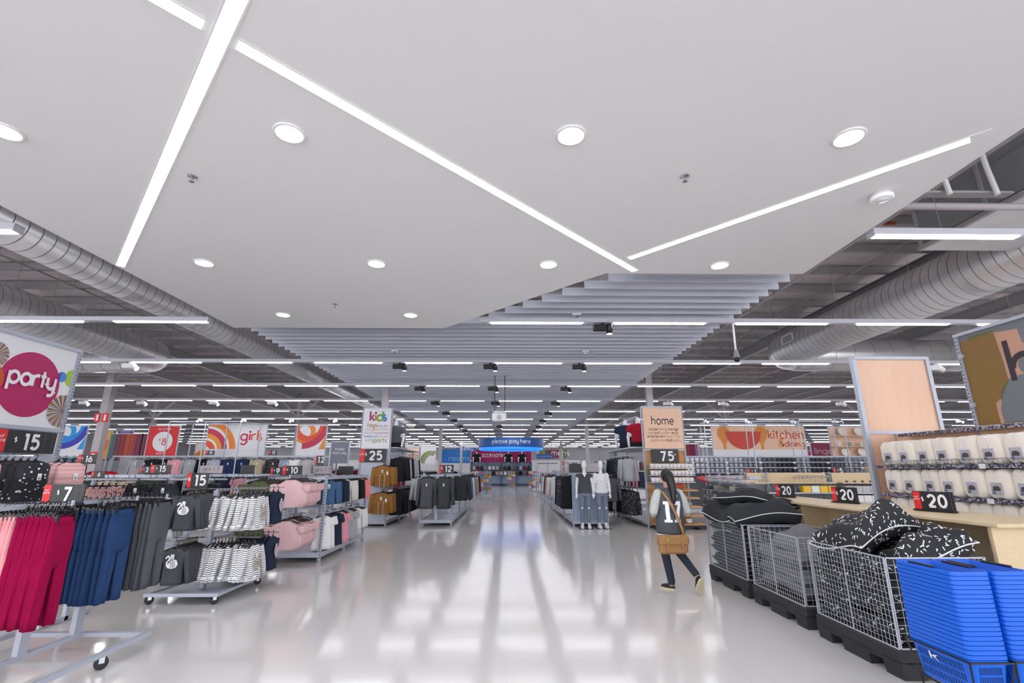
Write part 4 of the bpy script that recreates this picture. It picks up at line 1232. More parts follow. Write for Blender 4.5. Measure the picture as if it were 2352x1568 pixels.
# slot pattern of a basket: dark blue quads painted for the shade inside its openings
sl = MB()
for row in range(3):
    za, zb = .022+row*.05, .062+row*.05
    def hx_(z): return HX*(.78+.16*z/(BH-.024))+.0012
    def hy_(z): return HY*(.84+.125*z/(BH-.024))+.0012
    for sgn in (-1,1):
        for i in range(17):
            y = -.15 + i*.3/16
            sl.add([(sgn*hx_(za),y-.0045,za),(sgn*hx_(za),y+.0045,za),(sgn*hx_(zb),y+.0045,zb),(sgn*hx_(zb),y-.0045,zb)],[(0,1,2,3)])
        for i in range(10):
            x = -.062 + i*.124/9
            sl.add([(x-.0038,sgn*hy_(za),za),(x+.0038,sgn*hy_(za),za),(x+.0038,sgn*hy_(zb),zb),(x-.0038,sgn*hy_(zb),zb)],[(0,1,2,3)])
slot_shade_me = sl.mesh('slot_shade')
hd = MB(); hd.tube([(-HX+.012,-.10,BH+.006),(-HX+.012,.10,BH+.006)], .007, 6)
handle_me = hd.mesh('handle')
for sx, (bx, by, nm) in enumerate(((2.765,3.325,'front'),(3.035,3.335,'rear'))):
    st_ = thing('basket_stand', 'black wire stand under the %s blue basket stack' % ('aisle side' if sx == 0 else 'counter side'), 'stand', (bx,by,0), 0, 'basket stands')
    for z in (.24,.44):
        for q in ((-.125,-.225),(.125,-.225)): pass
        fr_ = MB(); ps = [(-.128,-.228,z),(.128,-.228,z),(.128,.228,z),(-.128,.228,z),(-.128,-.228,z)] if z > .3 else [(-.10,-.19,z),(.10,-.19,z),(.10,.19,z),(-.10,.19,z),(-.10,-.19,z)]
        for A, B_ in zip(ps[:-1], ps[1:]): fr_.bar(A, B_, .009)
        fr_.out('ring', M_black, st_)
    for x, y in ((-1,-1),(1,-1),(1,1),(-1,1)):
        MB().bar((x*.10,y*.19,.24),(x*.128,y*.228,.44),.009).out('side_wire', M_black, st_)
        MB().bar((x*.10,y*.19,.24),(x*.09,y*.17,.0),.009).out('leg', M_black, st_)
    n = 20
    for i in range(n):
        o = put('shopping_basket', basket_me, M_blue, None, (bx,by,.25+.0245*i))
        tag(o, '%s blue plastic basket up from the bottom of the %s stack' % (ordn[i], 'aisle side' if sx == 0 else 'counter side') if 0 < i < n-1 else ('bottom' if i == 0 else 'top') + ' blue plastic basket of the %s stack' % ('aisle side' if sx == 0 else 'counter side'), 'basket', 'blue baskets %s stack' % ('aisle side' if sx == 0 else 'counter side'))
        if i in (0, n-1):
            s2 = put('slot_shade', slot_shade_me, M_bluedk, o); s2['kind'] = 'stuff'
        if i == n-1:
            for k in (0, PI): put('handle', handle_me, M_black, o, (0,0,0), k)
        if i == 0 and sx == 0:
            lg_ = MB(); X = -HX*.93-.003
            lg_.add([(X-.004,.07,.165),(X-.004,.055,.16),(X,.052,.125),(X,.066,.128)],[(0,1,2,3)])
            lg_.add([(X-.003,.055,.146),(X-.004,.0,.155),(X-.003,.025,.141),(X,.0,.118)],[(0,1,2),(0,2,3)])
            lg_.out('logo', M_print, o)

# ================================================================== PARTY SIDE, FRONT
M_party = mat('sign_white', '#e9e9ee', .5)
t = thing('department_sign', 'white party department sign with magenta circle', 'sign', (-6.49,4.9,0), PI/2)
MB().box(0,2.29,0,.02,2.08,3.22).out('panel', M_party, t)
a = Art(t, (.0,2.29,2.08,3.22), -.001)
M_mag = mat('art_magenta', '#b3135f', .5)
U = lambda Y: Y - 4.9
a.disc(U(7.2), 2.82, .13, mat('art_lime','#a9c64a',.5))
a.disc(U(7.026), 2.815, .075, mat('art_sky','#3f8fd6',.5))
a.disc(U(6.58), 2.63, .44, M_mag)
a.polys([[p for p in arc(U(7.026), 2.815, .0745, 110, 250)]], mat('art_violet','#6a2a86',.5))
a.disc(U(6.03), 2.62, .2, mat('art_orange2','#c2531f',.5))
fanc = [mat('fan_%d' % i, c_, .5) for i, c_ in enumerate(('#7a1230','#e9d24a','#8f7fc0','#e8e8ee','#c9482f','#59a6a0'))]
def fan(cx, cz, r_):
    for k, fm in enumerate(fanc):
        ps = []
        for i in range(16):
            an = 2*PI*(i*6+k+rnd.random()*.7)/96
            ps.append([(cx+.01*math.cos(an),cz+.01*math.sin(an)),(cx+r_*math.cos(an-.028),cz+r_*math.sin(an-.028)),(cx+r_*math.cos(an+.028),cz+r_*math.sin(an+.028))])
        a.polys(ps, fm)
a.disc(U(7.15), 2.335, .22, mat('fan_base','#6d5a78',.5)); fan(U(7.15), 2.335, .235)
a.disc(U(6.05), 2.93, .15, MATS['fan_base']); fan(U(6.05), 2.93, .16)
letters(t, 'party', U(6.60), 2.615, .15, M_print, a.y-.001, .30, gap=.10, fit=.66)
upright(t, 2.33, 0, 3.27); upright(t, -.04, 0, 3.27)
MB().box(-.06,2.35,-.03,.03,3.22,3.27).out('frame_top', M_metal, t)
MB().box(-.06,2.35,-.03,.03,2.03,2.08).out('frame_bottom', M_metal, t)
MB().box(0,2.29,.0,.02,.1,2.03).out('lower_panel', M_party, t)
price_sign((-6.36,6.60,1.72), PI/2, .86, .29, '15', 'large black $15 sign under the party sign', base=False)
# puffer vests on arms
t = thing('vest_rack', 'grey arms carrying puffer vests under the party sign', 'display rack', (-6.3,6.1,0))
for y in (-.75,-.3,.28): MB().bar((-.15,y,1.665),(.85,y,1.665),.02,.014).out('arm', M_chrome, t)
MB().box(-.14,-.08,-1.0,1.0,0,1.7).out('backing', M_metal, t)
vest = lambda s: top_mesh(.15, .43, 0, .155, .055, .04, .006, .05, .02, s, .03, .065, 7, .02)
pv = stripes_mat('pink_quilt_shaded', '#e6b6b6', '#b98b8d', .052, .13, 2, .6, .015)  # darker lines paint the shade of the quilting seams into the colour
M_polka = dots_mat('polka', '#1f2129', '#e5e5ea', 17, .2, .7)
run('vest', vest, pv, (-5.75,5.30,1.665), (.09,0,0), 4, PI/2-.15, 'pink quilted vest nearest the front edge under the party sign', 'vest', 'pink vests front arm', .14, False, .05, (.03,-.075,-.2))
run('vest', lambda s: top_mesh(.17,.46,.0,.165,.06,.10,.012,.05,.02,s,.03,.06,7,.03), M_polka, (-6.1,5.88,1.665), (.085,0,0), 8, PI/2-.2, 'black polka dot puffer vest under the party sign', 'vest', 'polka dot vests', .15, False, .12, (.03,-.08,-.2))
run('vest', vest, pv, (-5.68,6.38,1.665), (.09,0,0), 3, PI/2-.4, 'pink quilted vest beside the polka dot vests', 'vest', 'pink vests rear arm', .14, False, .05, (.03,-.075,-.2))
# low garments between vests and leggings
dk = [cloth('#2a2b31'), cloth('#3a3234'), cloth('#8b5964'), cloth('#c99aa2')]
t = thing('garment_rack', 'low dark rail of pink garments behind the leggings', 'clothes rack', (-5.2,5.6,0))
MB().tube([(-.9,0,1.12),(.7,0,1.12)], .014, 8).out('hang_rail', M_metal, t)
for x in (-.85,.65): MB().box(x-.02,x+.02,-.02,.02,0,1.12).out('post', M_metal, t); MB().bar((x,-.3,.03),(x,.3,.03),.04).out('foot_bar', M_metal, t)
run('top', kt, dk, (-6.0,5.6,1.12), (.075,0,0), 18, PI/2-.3, 'dark or dusty pink top on the low rail behind the leggings', 'top', 'tops behind the leggings', .16, False, .1)
# leopard pants and skirts behind
M_leo = dots_mat('leopard', '#c99a96', '#3d2f33', 55, .3, .8)
t = thing('garment_rack', 'grey rack with animal print pants and black skirts', 'clothes rack', (-5.9,8.0,0))
for x in (-.6,.6): MB().box(x-.025,x+.025,-.025,.025,0,1.36).out('post', M_metal, t); MB().bar((x,-.4,.04),(x,.4,.04),.05).out('foot_bar', M_metal, t)
for y in (-.12,.25): MB().tube([(-.9,y,1.36),(1.35,y,1.36)], .014, 8).out('hang_rail', M_metal, t)
run('leggings', lg, M_leo, (-6.75,7.75,1.34), (.1,0,0), 9, R(12), 'pink animal print pants behind the leggings rack', 'pants', 'animal print pants', .13, True, .1)
sk = lambda s: skirt_mesh(.14, .26, .55, 9, s)
run('skirt', sk, M_blk, (-5.85,8.05,1.36), (.04,-.05,0), 6, R(14), 'black pleated skirt behind the leggings rack', 'skirt', 'black skirts', .13, True, .06, (0,-.06,-.12))
run('skirt', lambda s: skirt_mesh(.14,.24,.9,13,s), cloth('#31343d'), (-5.45,8.05,1.36), (.05,-.05,0), 5, R(10), 'charcoal tulle skirt beside the black skirts', 'skirt', 'tulle skirts', .13, True, .06, (0,-.1,-.12))
run('skirt', sk, M_blk, (-5.0,8.15,1.36), (.06,-.02,0), 7, R(5), 'black skirt near the far end of the skirt rail', 'skirt', 'far black skirts', .13, True, .06)
price_sign((-6.9,8.55,1.385), 0, .22, .1, '6', 'small black and red price sign by the black skirts', dollar=False)

# ================================================================== FIGURES
def sph(mb, c, r, n=14):
    r = r if isinstance(r, (tuple, list)) else (r, r, r)
    rings = []
    for i in range(1, n):
        a = PI*i/n - PI/2
        rings.append([(c[0]+r[0]*math.cos(a)*math.cos(2*PI*j/n), c[1]+r[1]*math.cos(a)*math.sin(2*PI*j/n), c[2]+r[2]*math.sin(a)) for j in range(n)])
    mb.loft(rings)
def limb(mb, pts, rad, n=14, ends=True):
    mb.tube(pts, rad, n)
    if not ends: return
    for p, r in zip(pts, rad):
        rr = r if not isinstance(r, (tuple, list)) else min(r)
        sph(mb, p, rr*.98, 10)
def fuse(name, mb, m, parent=None, voxel=.014, smooth=6, loc=None):
    """union of overlapping closed pieces into one continuous skin"""
    me = mb.mesh(name)
    o = bpy.data.objects.new(name, me); COL.objects.link(o)
    r = o.modifiers.new('r', 'REMESH'); r.mode = 'VOXEL'; r.voxel_size = voxel; r.use_smooth_shade = True
    s = o.modifiers.new('s', 'SMOOTH'); s.factor = .5; s.iterations = smooth
    dg = bpy.context.evaluated_depsgraph_get()
    ev = o.evaluated_get(dg)
    me2 = bpy.data.meshes.new_from_object(ev)
    bpy.data.objects.remove(o); bpy.data.meshes.remove(me)
    me2.polygons.foreach_set('use_smooth', [True]*len(me2.polygons))
    me2.name = name
    return put(name, me2, m, parent, loc)
def hand(mb, wrist, d, side, palm_up, k=1.0):
    """palm and five curled fingers from a wrist along direction d"""
    w_ = Vector(wrist); d = Vector(d).normalized(); up = Vector(palm_up).normalized(); x = d.cross(up).normalized()*side
    limb(mb, [w_, w_ + d*.045*k, w_ + d*.085*k], [(.020*k,.016*k),(.036*k,.015*k),(.036*k,.013*k)], 10)
    for i, L in enumerate((.062,.07,.066,.052)):
        b0 = w_ + d*.085*k + x*(.026-.0175*i)*k
        p1 = b0 + d*L*.5*k - up*.006*k; p2 = p1 + d*L*.42*k - up*.022*k
        limb(mb, [b0, p1, p2], [.0085*k,.008*k,.0065*k], 8)
    t0 = w_ + d*.03*k + x*.03*k
    t1 = t0 + (d*.6 + x*.8).normalized()*.035*k - up*.004*k; t2 = t1 + d*.03*k - up*.01*k
    limb(mb, [t0, t1, t2], [.011*k,.0095*k,.0075*k], 8)

# ---- the walking shopper
M_skin = mat('skin', '#c79a82', .55)
M_hair = mat('hair_black', '#17151a', .45)
M_jack = mat('jacket_charcoal', '#4a5056', .85, var=.1, vscale=10)
M_slv = mat('jacket_sleeve', '#b4b9b6', .8, var=.06, vscale=10)
M_trs = mat('trouser_navy', '#232d3a', .85, var=.15, vscale=8)
W = thing('person', 'shopper with long dark hair walking away in a charcoal varsity jacket numbered 17', 'person', (2.2,6.87,0), R(10))
Lh, Lk, La = (-.075,.0,.80), (-.07,.075,.45), (-.045,.0,.075)
Rh, Rk, Ra = (.075,.0,.80), (.105,.02,.45), (.155,-.30,.21)
b_ = MB()
limb(b_, [(0,0,.82),(0,.01,.98),(0,.0,1.12),(0,-.01,1.22)], [(.145,.10),(.12,.085),(.15,.10),(.13,.075)])
limb(b_, [(0,0,1.22),(0,.01,1.32)], [.05,.045]); sph(b_, (0,.02,1.41), (.07,.085,.105))
sph(b_, (-.012,.105,1.395), (.012,.02,.018)); sph(b_, (-.073,.02,1.40), (.012,.02,.03)); sph(b_, (.073,.02,1.40), (.012,.02,.03))
sph(b_, (0,.094,1.352), (.025,.012,.008)); sph(b_, (-.03,.092,1.425), (.014,.01,.008)); sph(b_, (.03,.092,1.425), (.014,.01,.008)); sph(b_, (0,.075,1.33), (.03,.03,.025))
for h_, k_, a_ in ((Lh,Lk,La),(Rh,Rk,Ra)): limb(b_, [h_,k_,a_], [.075,.05,.034])
for s in (-1,1):
    sh, el, wr = (s*.165,-.01,1.205), (s*.225,-.03,.98), (s*.13,.17,.93)
    limb(b_, [sh, el, wr], [.045,.036,.026]); hand(b_, wr, (-s*.35,.9,.1), -s, (0,0,1))
limb(b_, [La,(-.045,.11,.03)], [.03,.026]); limb(b_, [Ra,(.155,-.325,.11)], [.028,.022])
fuse('body', b_, M_skin, W, .011, 3)
tr = MB(); limb(tr, [(0,0,.86),(0,0,.76)], [(.15,.11),(.15,.11)])
limb(tr, [Lh,Lk,(La[0],La[1],.10)], [.085,.058,.048]); limb(tr, [Rh,Rk,(Ra[0]-.005,Ra[1]+.02,.235)], [.085,.058,.045])
fuse('trousers', tr, M_trs, W, .013, 3)
jk = MB(); limb(jk, [(0,0,.69),(0,.0,.84),(0,.0,.98),(0,-.01,1.12),(0,-.015,1.20),(0,0,1.255),(0,0,1.275)], [(.195,.15),(.20,.15),(.18,.13),(.185,.125),(.165,.10),(.085,.075),(.07,.065)], 20, False)
jo = fuse('jacket', jk, M_jack, W, .014, 4)
for s in (-1,1):
    sv = MB(); limb(sv, [(s*.155,-.01,1.20),(s*.205,-.02,1.10),(s*.245,-.035,.97),(s*.20,.06,.93),(s*.15,.14,.92)], [.06,.062,.058,.052,.042])
    fuse('sleeve', sv, M_slv, jo, .014, 4)
def band(z, h, k=1.0):
    mb = MB(); N = 28
    return mb.loft([[(.192*k*math.cos(2*PI*j/N), .148*k*math.sin(2*PI*j/N), zz) for j in range(N)] for zz in (z, z+h)])
band(.665,.075,.985).out('waistband', mat('rib_dark','#1d2126',.9), jo, True)
for z in (.676,.71): band(z,.015,1.0).out('stripe', M_print, jo, True)
# number and name on the back, bent to the back
from mathutils.bvhtree import BVHTree
jbvh = BVHTree.FromPolygons([v_.co for v_ in jo.data.vertices], [tuple(p_.vertices) for p_ in jo.data.polygons])
def drape(mb):
    out_ = []
    for x, y, z in mb.v:
        h_ = jbvh.ray_cast(Vector((x,-1,z)), Vector((0,1,0)))[0]
        out_.append((x, (h_.y if h_ else -.13) - .005 + y, z))
    mb.v = out_; return mb
num = MB()
def row(z, x0, x1, h=.008):
    n_ = 3
    for q in range(n_):
        a_, b2 = x0+(x1-x0)*q/n_-.02, x0+(x1-x0)*(q+1)/n_-.02
        num.add([(a_,0,z),(b2,0,z),(b2,0,z+h),(a_,0,z+h)], [(0,1,2,3)])
for i in range(33):
    z = .84+.008*i
    row(z, -.115 if z < .87 or z > 1.06 else -.092, -.02 if z < .87 else -.042)
    if z < .87: row(z, .008, .10)
    elif z > 1.055: row(z, .0, .125)
    else:
        xc_ = .045+.06*(z-.84)/.22
        row(z, xc_-.027, xc_+.027)
drape(num).out('number_print', M_print, jo)
tm, tw = text_mb('irst', .022, .24); tm.v = [(x-tw/2+.03, y, z+1.155) for x, y, z in tm.v]; drape(tm).out('name_print', M_print, jo)
hr = MB(); sph(hr, (0,.0,1.43), (.082,.09,.10)); limb(hr, [(0,-.055,1.44),(.0,-.10,1.36),(.01,-.125,1.24),(.005,-.135,1.12),(.0,-.14,1.07)], [.066,.058,.046,.034,.018])
fuse('hair', hr, M_hair, W, .012, 4)
for (fx,fy,fz), rot in (((-.05,.045,.0),0),((.155,-.365,.135),R(-62))):
    sh = bpy.data.objects.new('shoe', None)
    up_ = MB(); N = 18
    prof = [(0,.047,-.075,.145),(.025,.047,-.075,.145),(.05,.042,-.07,.12),(.075,.036,-.066,.02)]
    rs = []
    for z, hw_, y0, y1 in prof:
        rs.append([(hw_*math.cos(2*PI*j/N)*(1.0 if math.sin(2*PI*j/N) > 0 else .85), (y0+y1)/2 + (y1-y0)/2*math.sin(2*PI*j/N), z) for j in range(N)])
    up_.loft(rs)
    o = up_.out('shoe', mat('shoe_black','#1f1f24',.7), W, True, (fx,fy,fz)); o.rotation_euler = (rot, 0, R(25) if rot == 0 else 0)
    so = MB(); so.loft([[(x*1.05,y*1.03,z-.004) for x, y, z in rs[0]], [(x*1.06,y*1.035,.022) for x, y, z in rs[1]]])
    so.out('sole', mat('sole_cream','#cfc7a4',.6), o)
# satchel
M_tan = mat('bag_tan', '#a0764a', .55, var=.12, vscale=12); M_brass = mat('brass', '#d8c070', .3, .8)
B = thing('satchel', 'tan leather satchel slung over the shopper on a long strap', 'bag', (2.145,6.655,.47), R(6))
MB().bevbox(-.185,.185,-.055,.055,0,.20,.025).out('bag_body', M_tan, B, False)
fl = MB(); fl.bevbox(-.195,.195,-.068,.062,.10,.225,.02); fo = fl.out('flap', M_tan, B)
for x in (-.10,.10):
    MB().box(x-.017,x+.017,-.074,-.066,.055,.215).out('buckle_strap', M_tan, fo)
    MB().box(x-.021,x+.021,-.079,-.073,.15,.2).out('buckle', M_brass, fo)
st = MB(); pth = [(.165,.0,.20),(.15,.02,.30),(.10,.035,.45),(.03,.05,.62),(-.03,.10,.735),(-.06,.19,.785),(-.05,.29,.74),(.10,.36,.55),(.22,.33,.35),(.2,.15,.22)]
st.tube(pth, [(.018,.005)]*len(pth), 8); st.out('strap', M_tan, B, True)

# ---- mannequins
M_man = mat('mannequin_white', '#e6e5ea', .28)
M_jean = mat('jeans_grey', '#707b8d', .85, var=.2, vscale=9)
M_sneak = mat('sneaker_white', '#eeeef0', .4)
def mannequin(label, loc, rz, topmat, jeanmat, long_sleeve, arms=True):
    t = thing('mannequin', label, 'mannequin', loc, rz)
    b_ = MB()
    limb(b_, [(0,0,.92),(0,0,1.08),(0,-.005,1.24),(0,0,1.38)], [(.15,.095),(.11,.08),(.14,.095),(.15,.075)])
    limb(b_, [(0,0,1.40),(0,.0,1.52)], [.052,.045]); sph(b_, (0,-.01,1.645), (.072,.09,.125))
    for s in (-1,1):
        limb(b_, [(s*.08,0,.90),(s*.085,-.01,.50),(s*.085,.01,.10)], [.08,.052,.036])
        limb(b_, [(s*.165,0,1.38),(s*.215,.01,1.12),(s*.225,-.03,.90)], [.045,.035,.025])
        hand(b_, (s*.225,-.03,.90), (s*.05,-.15,-1), s, (0,-1,0), .95)
        limb(b_, [(s*.085,.01,.09),(s*.095,-.10,.035)], [.035,.03])
    fuse('body', b_, M_man, t, .013, 3)
    tp = MB(); limb(tp, [(0,0,.90),(0,0,1.0),(0,0,1.12),(0,-.01,1.25),(0,0,1.37),(0,0,1.42)], [(.175,.125),(.165,.115),(.145,.105),(.16,.112),(.168,.088),(.085,.068)], 20, False)
    for s in (-1,1):
        if long_sleeve: limb(tp, [(s*.165,0,1.385),(s*.218,.01,1.12),(s*.226,-.02,.945)], [.058,.047,.038])
        else: limb(tp, [(s*.12,0,1.385),(s*.175,.0,1.365),(s*.20,.0,1.32)], [.05,.054,.056], 14, False)
    to = fuse('top', tp, topmat, t, .013, 4)
    if not long_sleeve:
        nk = MB(); ribbon(nk, [(-.085,1.435),(-.045,1.36),(0,1.30),(.045,1.36),(.085,1.435)], .016)
        nk.v = [(x, -.098-.025*(1.44-z)/.14 - .008*(1-abs(x)/.09), z) for x, y, z in nk.v]; nk.out('neck_trim', M_blackmat, to)
        vv = MB(); vv.add([(-.07,-.100,1.43),(0,-.13,1.315),(.07,-.100,1.43),(0,-.085,1.45)],[(0,1,2,3)]); vv.out('neckline', M_man, to)
    jn = MB(); limb(jn, [(0,0,.98),(0,0,.90),(0,0,.82)], [(.15,.105),(.165,.12),(.15,.115)], 18, False)
    for s in (-1,1): limb(jn, [(s*.08,0,.90),(s*.088,-.01,.50),(s*.088,.012,.17)], [.09,.064,.052])
    jo = fuse('jeans', jn, jeanmat, t, .013, 3)
    for s in (-1,1):
        MB().cbox((s*.092,-.068,.52),(.05,.02,.04), Matrix.Rotation(s*.3,3,'Y')).out('knee_rip', M_man, jo)
        N = 18; sm = MB()
        rs = [[(s*.095+hw_*math.cos(2*PI*j/N), (y0+y1)/2+(y1-y0)/2*math.sin(2*PI*j/N), z) for j in range(N)] for z, hw_, y0, y1 in ((.006,.05,-.19,.085),(.03,.05,-.19,.085),(.065,.043,-.15,.08),(.10,.037,-.05,.07))]
        sm.loft(rs); sm.out('sneaker', M_sneak, t, True)
    MB().box(-.19,.19,-.22,.16,0,.006).out('base_plate', M_blackmat, t)
    return t
mannequin('white mannequin in a grey v-neck tee and ripped jeans', (2.14,13.78,0), R(-4), cloth('#4f5157'), M_jean, False)
mannequin('white mannequin in a long white top and ripped jeans', (2.60,13.80,0), R(6), cloth('#e2e2e8'), M_jean, True)
def torso(label, loc, rz, topmat, k=1.0, grp='torso forms on shelves'):
    t = thing('torso_form', label, 'mannequin', loc, rz, grp); t.scale = (k,k,k)
    b_ = MB(); limb(b_, [(0,0,.02),(0,0,.12),(0,0,.30),(0,0,.44)], [(.14,.09),(.115,.08),(.145,.095),(.15,.07)]); limb(b_, [(0,0,.45),(0,0,.56)], [.052,.046])
    for s in (-1,1): limb(b_, [(s*.165,0,.44),(s*.21,0,.2),(s*.2,-.05,.02)], [.045,.035,.026])
    fuse('body', b_, M_man, t, .02, 3)
    tp = MB(); limb(tp, [(0,0,.10),(0,0,.22),(0,0,.33),(0,0,.44),(0,0,.48)], [(.155,.11),(.14,.10),(.16,.11),(.165,.085),(.075,.06)], 16, False)
    for s in (-1,1): limb(tp, [(s*.13,0,.445),(s*.18,0,.40),(s*.205,0,.30)], [.05,.058,.055], 12, False)
    fuse('top', tp, topmat, t, .02, 3)
    tb = MB(); limb(tb, [(0,0,.0),(0,0,.12)], [(.15,.10),(.145,.10)], 16, False); fuse('trousers', tb, M_blk, t, .02, 2)
    return t

# ================================================================== KIDS TOWER
t = thing('kids_tower', 'tall grey gondola carrying the kids department sign', 'display rack', (-3.8,16.0,0))
for y in (-1.6,.2,2.0):
    for x in (-.42,.42): upright(t, x, y, 3.28 if y < -1 else 2.15)
for x in (-.42,.42):
    for z in (1.0,1.9,2.12): MB().bar((x,-1.6,z),(x,2.0,z),.03,.04).out('rail_beam', M_metal, t)
MB().box(-.42,.42,-1.62,-1.58,3.24,3.29).out('frame_top', M_metal, t)
for z in (2.08,1.68): MB().box(-.42,.42,-1.62,-1.58,z,z+.03).out('cross_bar', M_metal, t)
MB().box(-.5,.62,-1.5,2.0,2.13,2.16).out('top_shelf', M_metal, t)
MB().box(-.4,.4,-1.59,-1.57,.12,2.08).out('end_panel', M_metal, t)
MB().box(-.42,.42,-1.6,2.0,.05,.14).out('base_shelf', M_metal, t)
for x in (-.72,.72):
    for z in (1.0,1.92): MB().tube([(x,-1.5,z),(x,2.0,z)], .013, 8).out('hang_rail', M_metal, t)
t = thing('department_sign', 'white kids sign listing toys, baby and sports in colours', 'sign', (-3.8,14.36,2.11))
MB().box(-.40,.40,0,.02,0,1.14).out('panel', M_party, t)
cols = {k_: mat('word_'+k_, c_, .5) for k_, c_ in dict(mag='#a8407c', org='#dc8a3c', gre='#7aa23c', blu='#2f83c8', brn='#b3702e', lil='#b9a0c8', dbl='#3a6ab0', pur='#a03a86', gry='#9a9f86').items()}
y_ = -.004
letters(t, 'k', -.20, .80, .165, cols['mag'], y_, .34, 'l'); letters(t, 'i', -.045, .80, .165, cols['org'], y_, .32, 'l')
letters(t, 'd', .0, .80, .165, cols['gre'], y_-.001, .34, 'l'); letters(t, 's', .155, .80, .165, cols['blu'], y_-.006, .34, 'l')
for s, x, z, xh, cn, al, wt in (('toys',-.27,.62,.075,'brn','l',.28),('boys',.02,.62,.043,'dbl','l',.16),('girls',.21,.62,.043,'pur','l',.16),('baby',-.32,.525,.043,'lil','l',.14),('games',-.12,.525,.043,'org','l',.18),('wheels',.13,.525,.043,'gry','l',.14),
                           ('kids home',-.33,.42,.043,'gry','l',.14),('preschool',.02,.42,.043,'pur','l',.18),('building sets',-.34,.32,.043,'dbl','l',.18),('puzzles',.1,.32,.043,'org','l',.14),('craft',-.30,.21,.043,'pur','l',.16),('sports',-.11,.18,.075,'gre','l',.26)):
    letters(t, s, x, z, xh, cols[cn], y_, wt, al, fit={'toys':.27,'boys':.16,'girls':.13,'baby':.18,'games':.22,'wheels':.22,'kids home':.33,'preschool':.33,'building sets':.40,'puzzles':.25,'craft':.17,'sports':.42}[s])
price_sign((-3.84,14.33,1.73), 0, .76, .37, '25', 'large black $25 sign under the kids sign', base=False)
M_mustj = stripes_mat('mustard_quilt_shaded', '#96672a', '#6e4a1c', .06, .1, 2, .75, .03)  # seam shade of the padding put into the colour as darker lines
jkt = lambda s: top_mesh(.21, .50, .40, .21, .075, -.05, .012, .085, .0, s, .04, .075, 6)
zip_me = MB().box(-.003,.003,-.002,.002,-.3,0).mesh('zip')
for z, lab in ((1.70,'upper'),(.98,'lower')):
    rr = run('jacket', jkt, M_mustj, (-3.45,14.42,z), (-.0,-.12,0), 4, R(8), 'mustard padded jacket on the %s arm under the kids sign' % lab, 'jacket', 'mustard jackets %s arm' % lab, .2, False, .08, (0,-.1,-.16), scl=1.15)
    for x in (-.05,.06): put('zip', zip_me, M_print, rr[-1], (x,-.1,-.26))
    put('price_tag', tag_me, M_tag, rr[-1], (.12,-.1,-.2))
    t = thing('rack_arm', 'grey arm holding the %s mustard jackets' % lab, 'rack arm', (-3.45,13.95,z)); MB().bar((0,-.1,0),(0,.5,0),.02).out('bar', M_metal, t)
ad = lambda s: top_mesh(.22, .66, .58, .175, .065, .04, .018, .08, .03, s, .05, .07)
ap = lambda s: pants_mesh(.19, .95, .10, .075, .04, .01, s)
M_gml = cloth('#b4b4bb'); M_gmd = cloth('#5c5e66')
for z, sets in ((1.92,((14.6,M_blk,'black'),(14.95,M_gml,'light grey'),(15.3,M_blk,'plain black'),(15.7,M_gml,'pale grey'),(16.1,M_gml,'marl grey'),(16.5,M_blk,'far black'))),
                (1.0,((14.6,M_blk,'black'),(15.0,M_gmd,'mid grey'),(15.4,M_blk,'plain black'),(15.9,M_blk,'ink black'),(16.4,M_gmd,'far grey')))):
    for y, mm, nm in sets:
        lab = 'upper' if z > 1.5 else 'lower'
        run('hoodie', ad, mm, (-3.15,y+.34,z), (0,-.1,0), 4, R(35), '%s hoodie on the %s rail of the kids tower side' % (nm, lab), 'hoodie', '%s hoodies %s rail' % (nm, lab), .2, False, .12)
torso('dark torso form in a grey hoodie on the kids tower shelf', (-3.35,14.9,2.165), R(-20), M_gmd, 1.35)
def banner(label, loc, rz, w, h, bg, frame=True, grp=None, name='banner', legs=None):
    t = thing(name, label, 'banner', loc, rz, grp)
    MB().box(-w/2,w/2,0,.02,0,h).out('panel', bg, t)
    if frame:
        zb = -.02 if abs(loc[2]-2.18) < .001 else -loc[2]
        for x in (-w/2,w/2): MB().box(x-.02,x+.02,-.01,.03,zb,h+.03).out('frame_side', M_metal, t)
        MB().box(-w/2,w/2,-.01,.03,h,h+.035).out('frame_top', M_metal, t)
    elif legs:
        for x in (-w/2+.05,w/2-.05): MB().box(x-.03,x+.03,.02,.06,-loc[2],h*.5).out('post', M_metal, t)
    return t
M_lav = mat('banner_lavender', '#8b8596', .6, var=.06, vscale=2)
bt = banner('lavender mens banner on the kids tower shelf', (-3.62,16.4,2.18), PI/2, 2.6, .92, M_lav)
letters(bt, 'mens', .35, .42, .24, M_print, -.004, .22); Art(bt, (-1.3,1.3,0,.92), -.002).rect(-1.28,-.75,.55,.9, mat('poster_rose','#c06a74',.6)); Art(bt, (-1.3,1.3,0,.92), -.002).rect(1.12,1.3,0,.92, mat('poster_olive','#8a8240',.6))
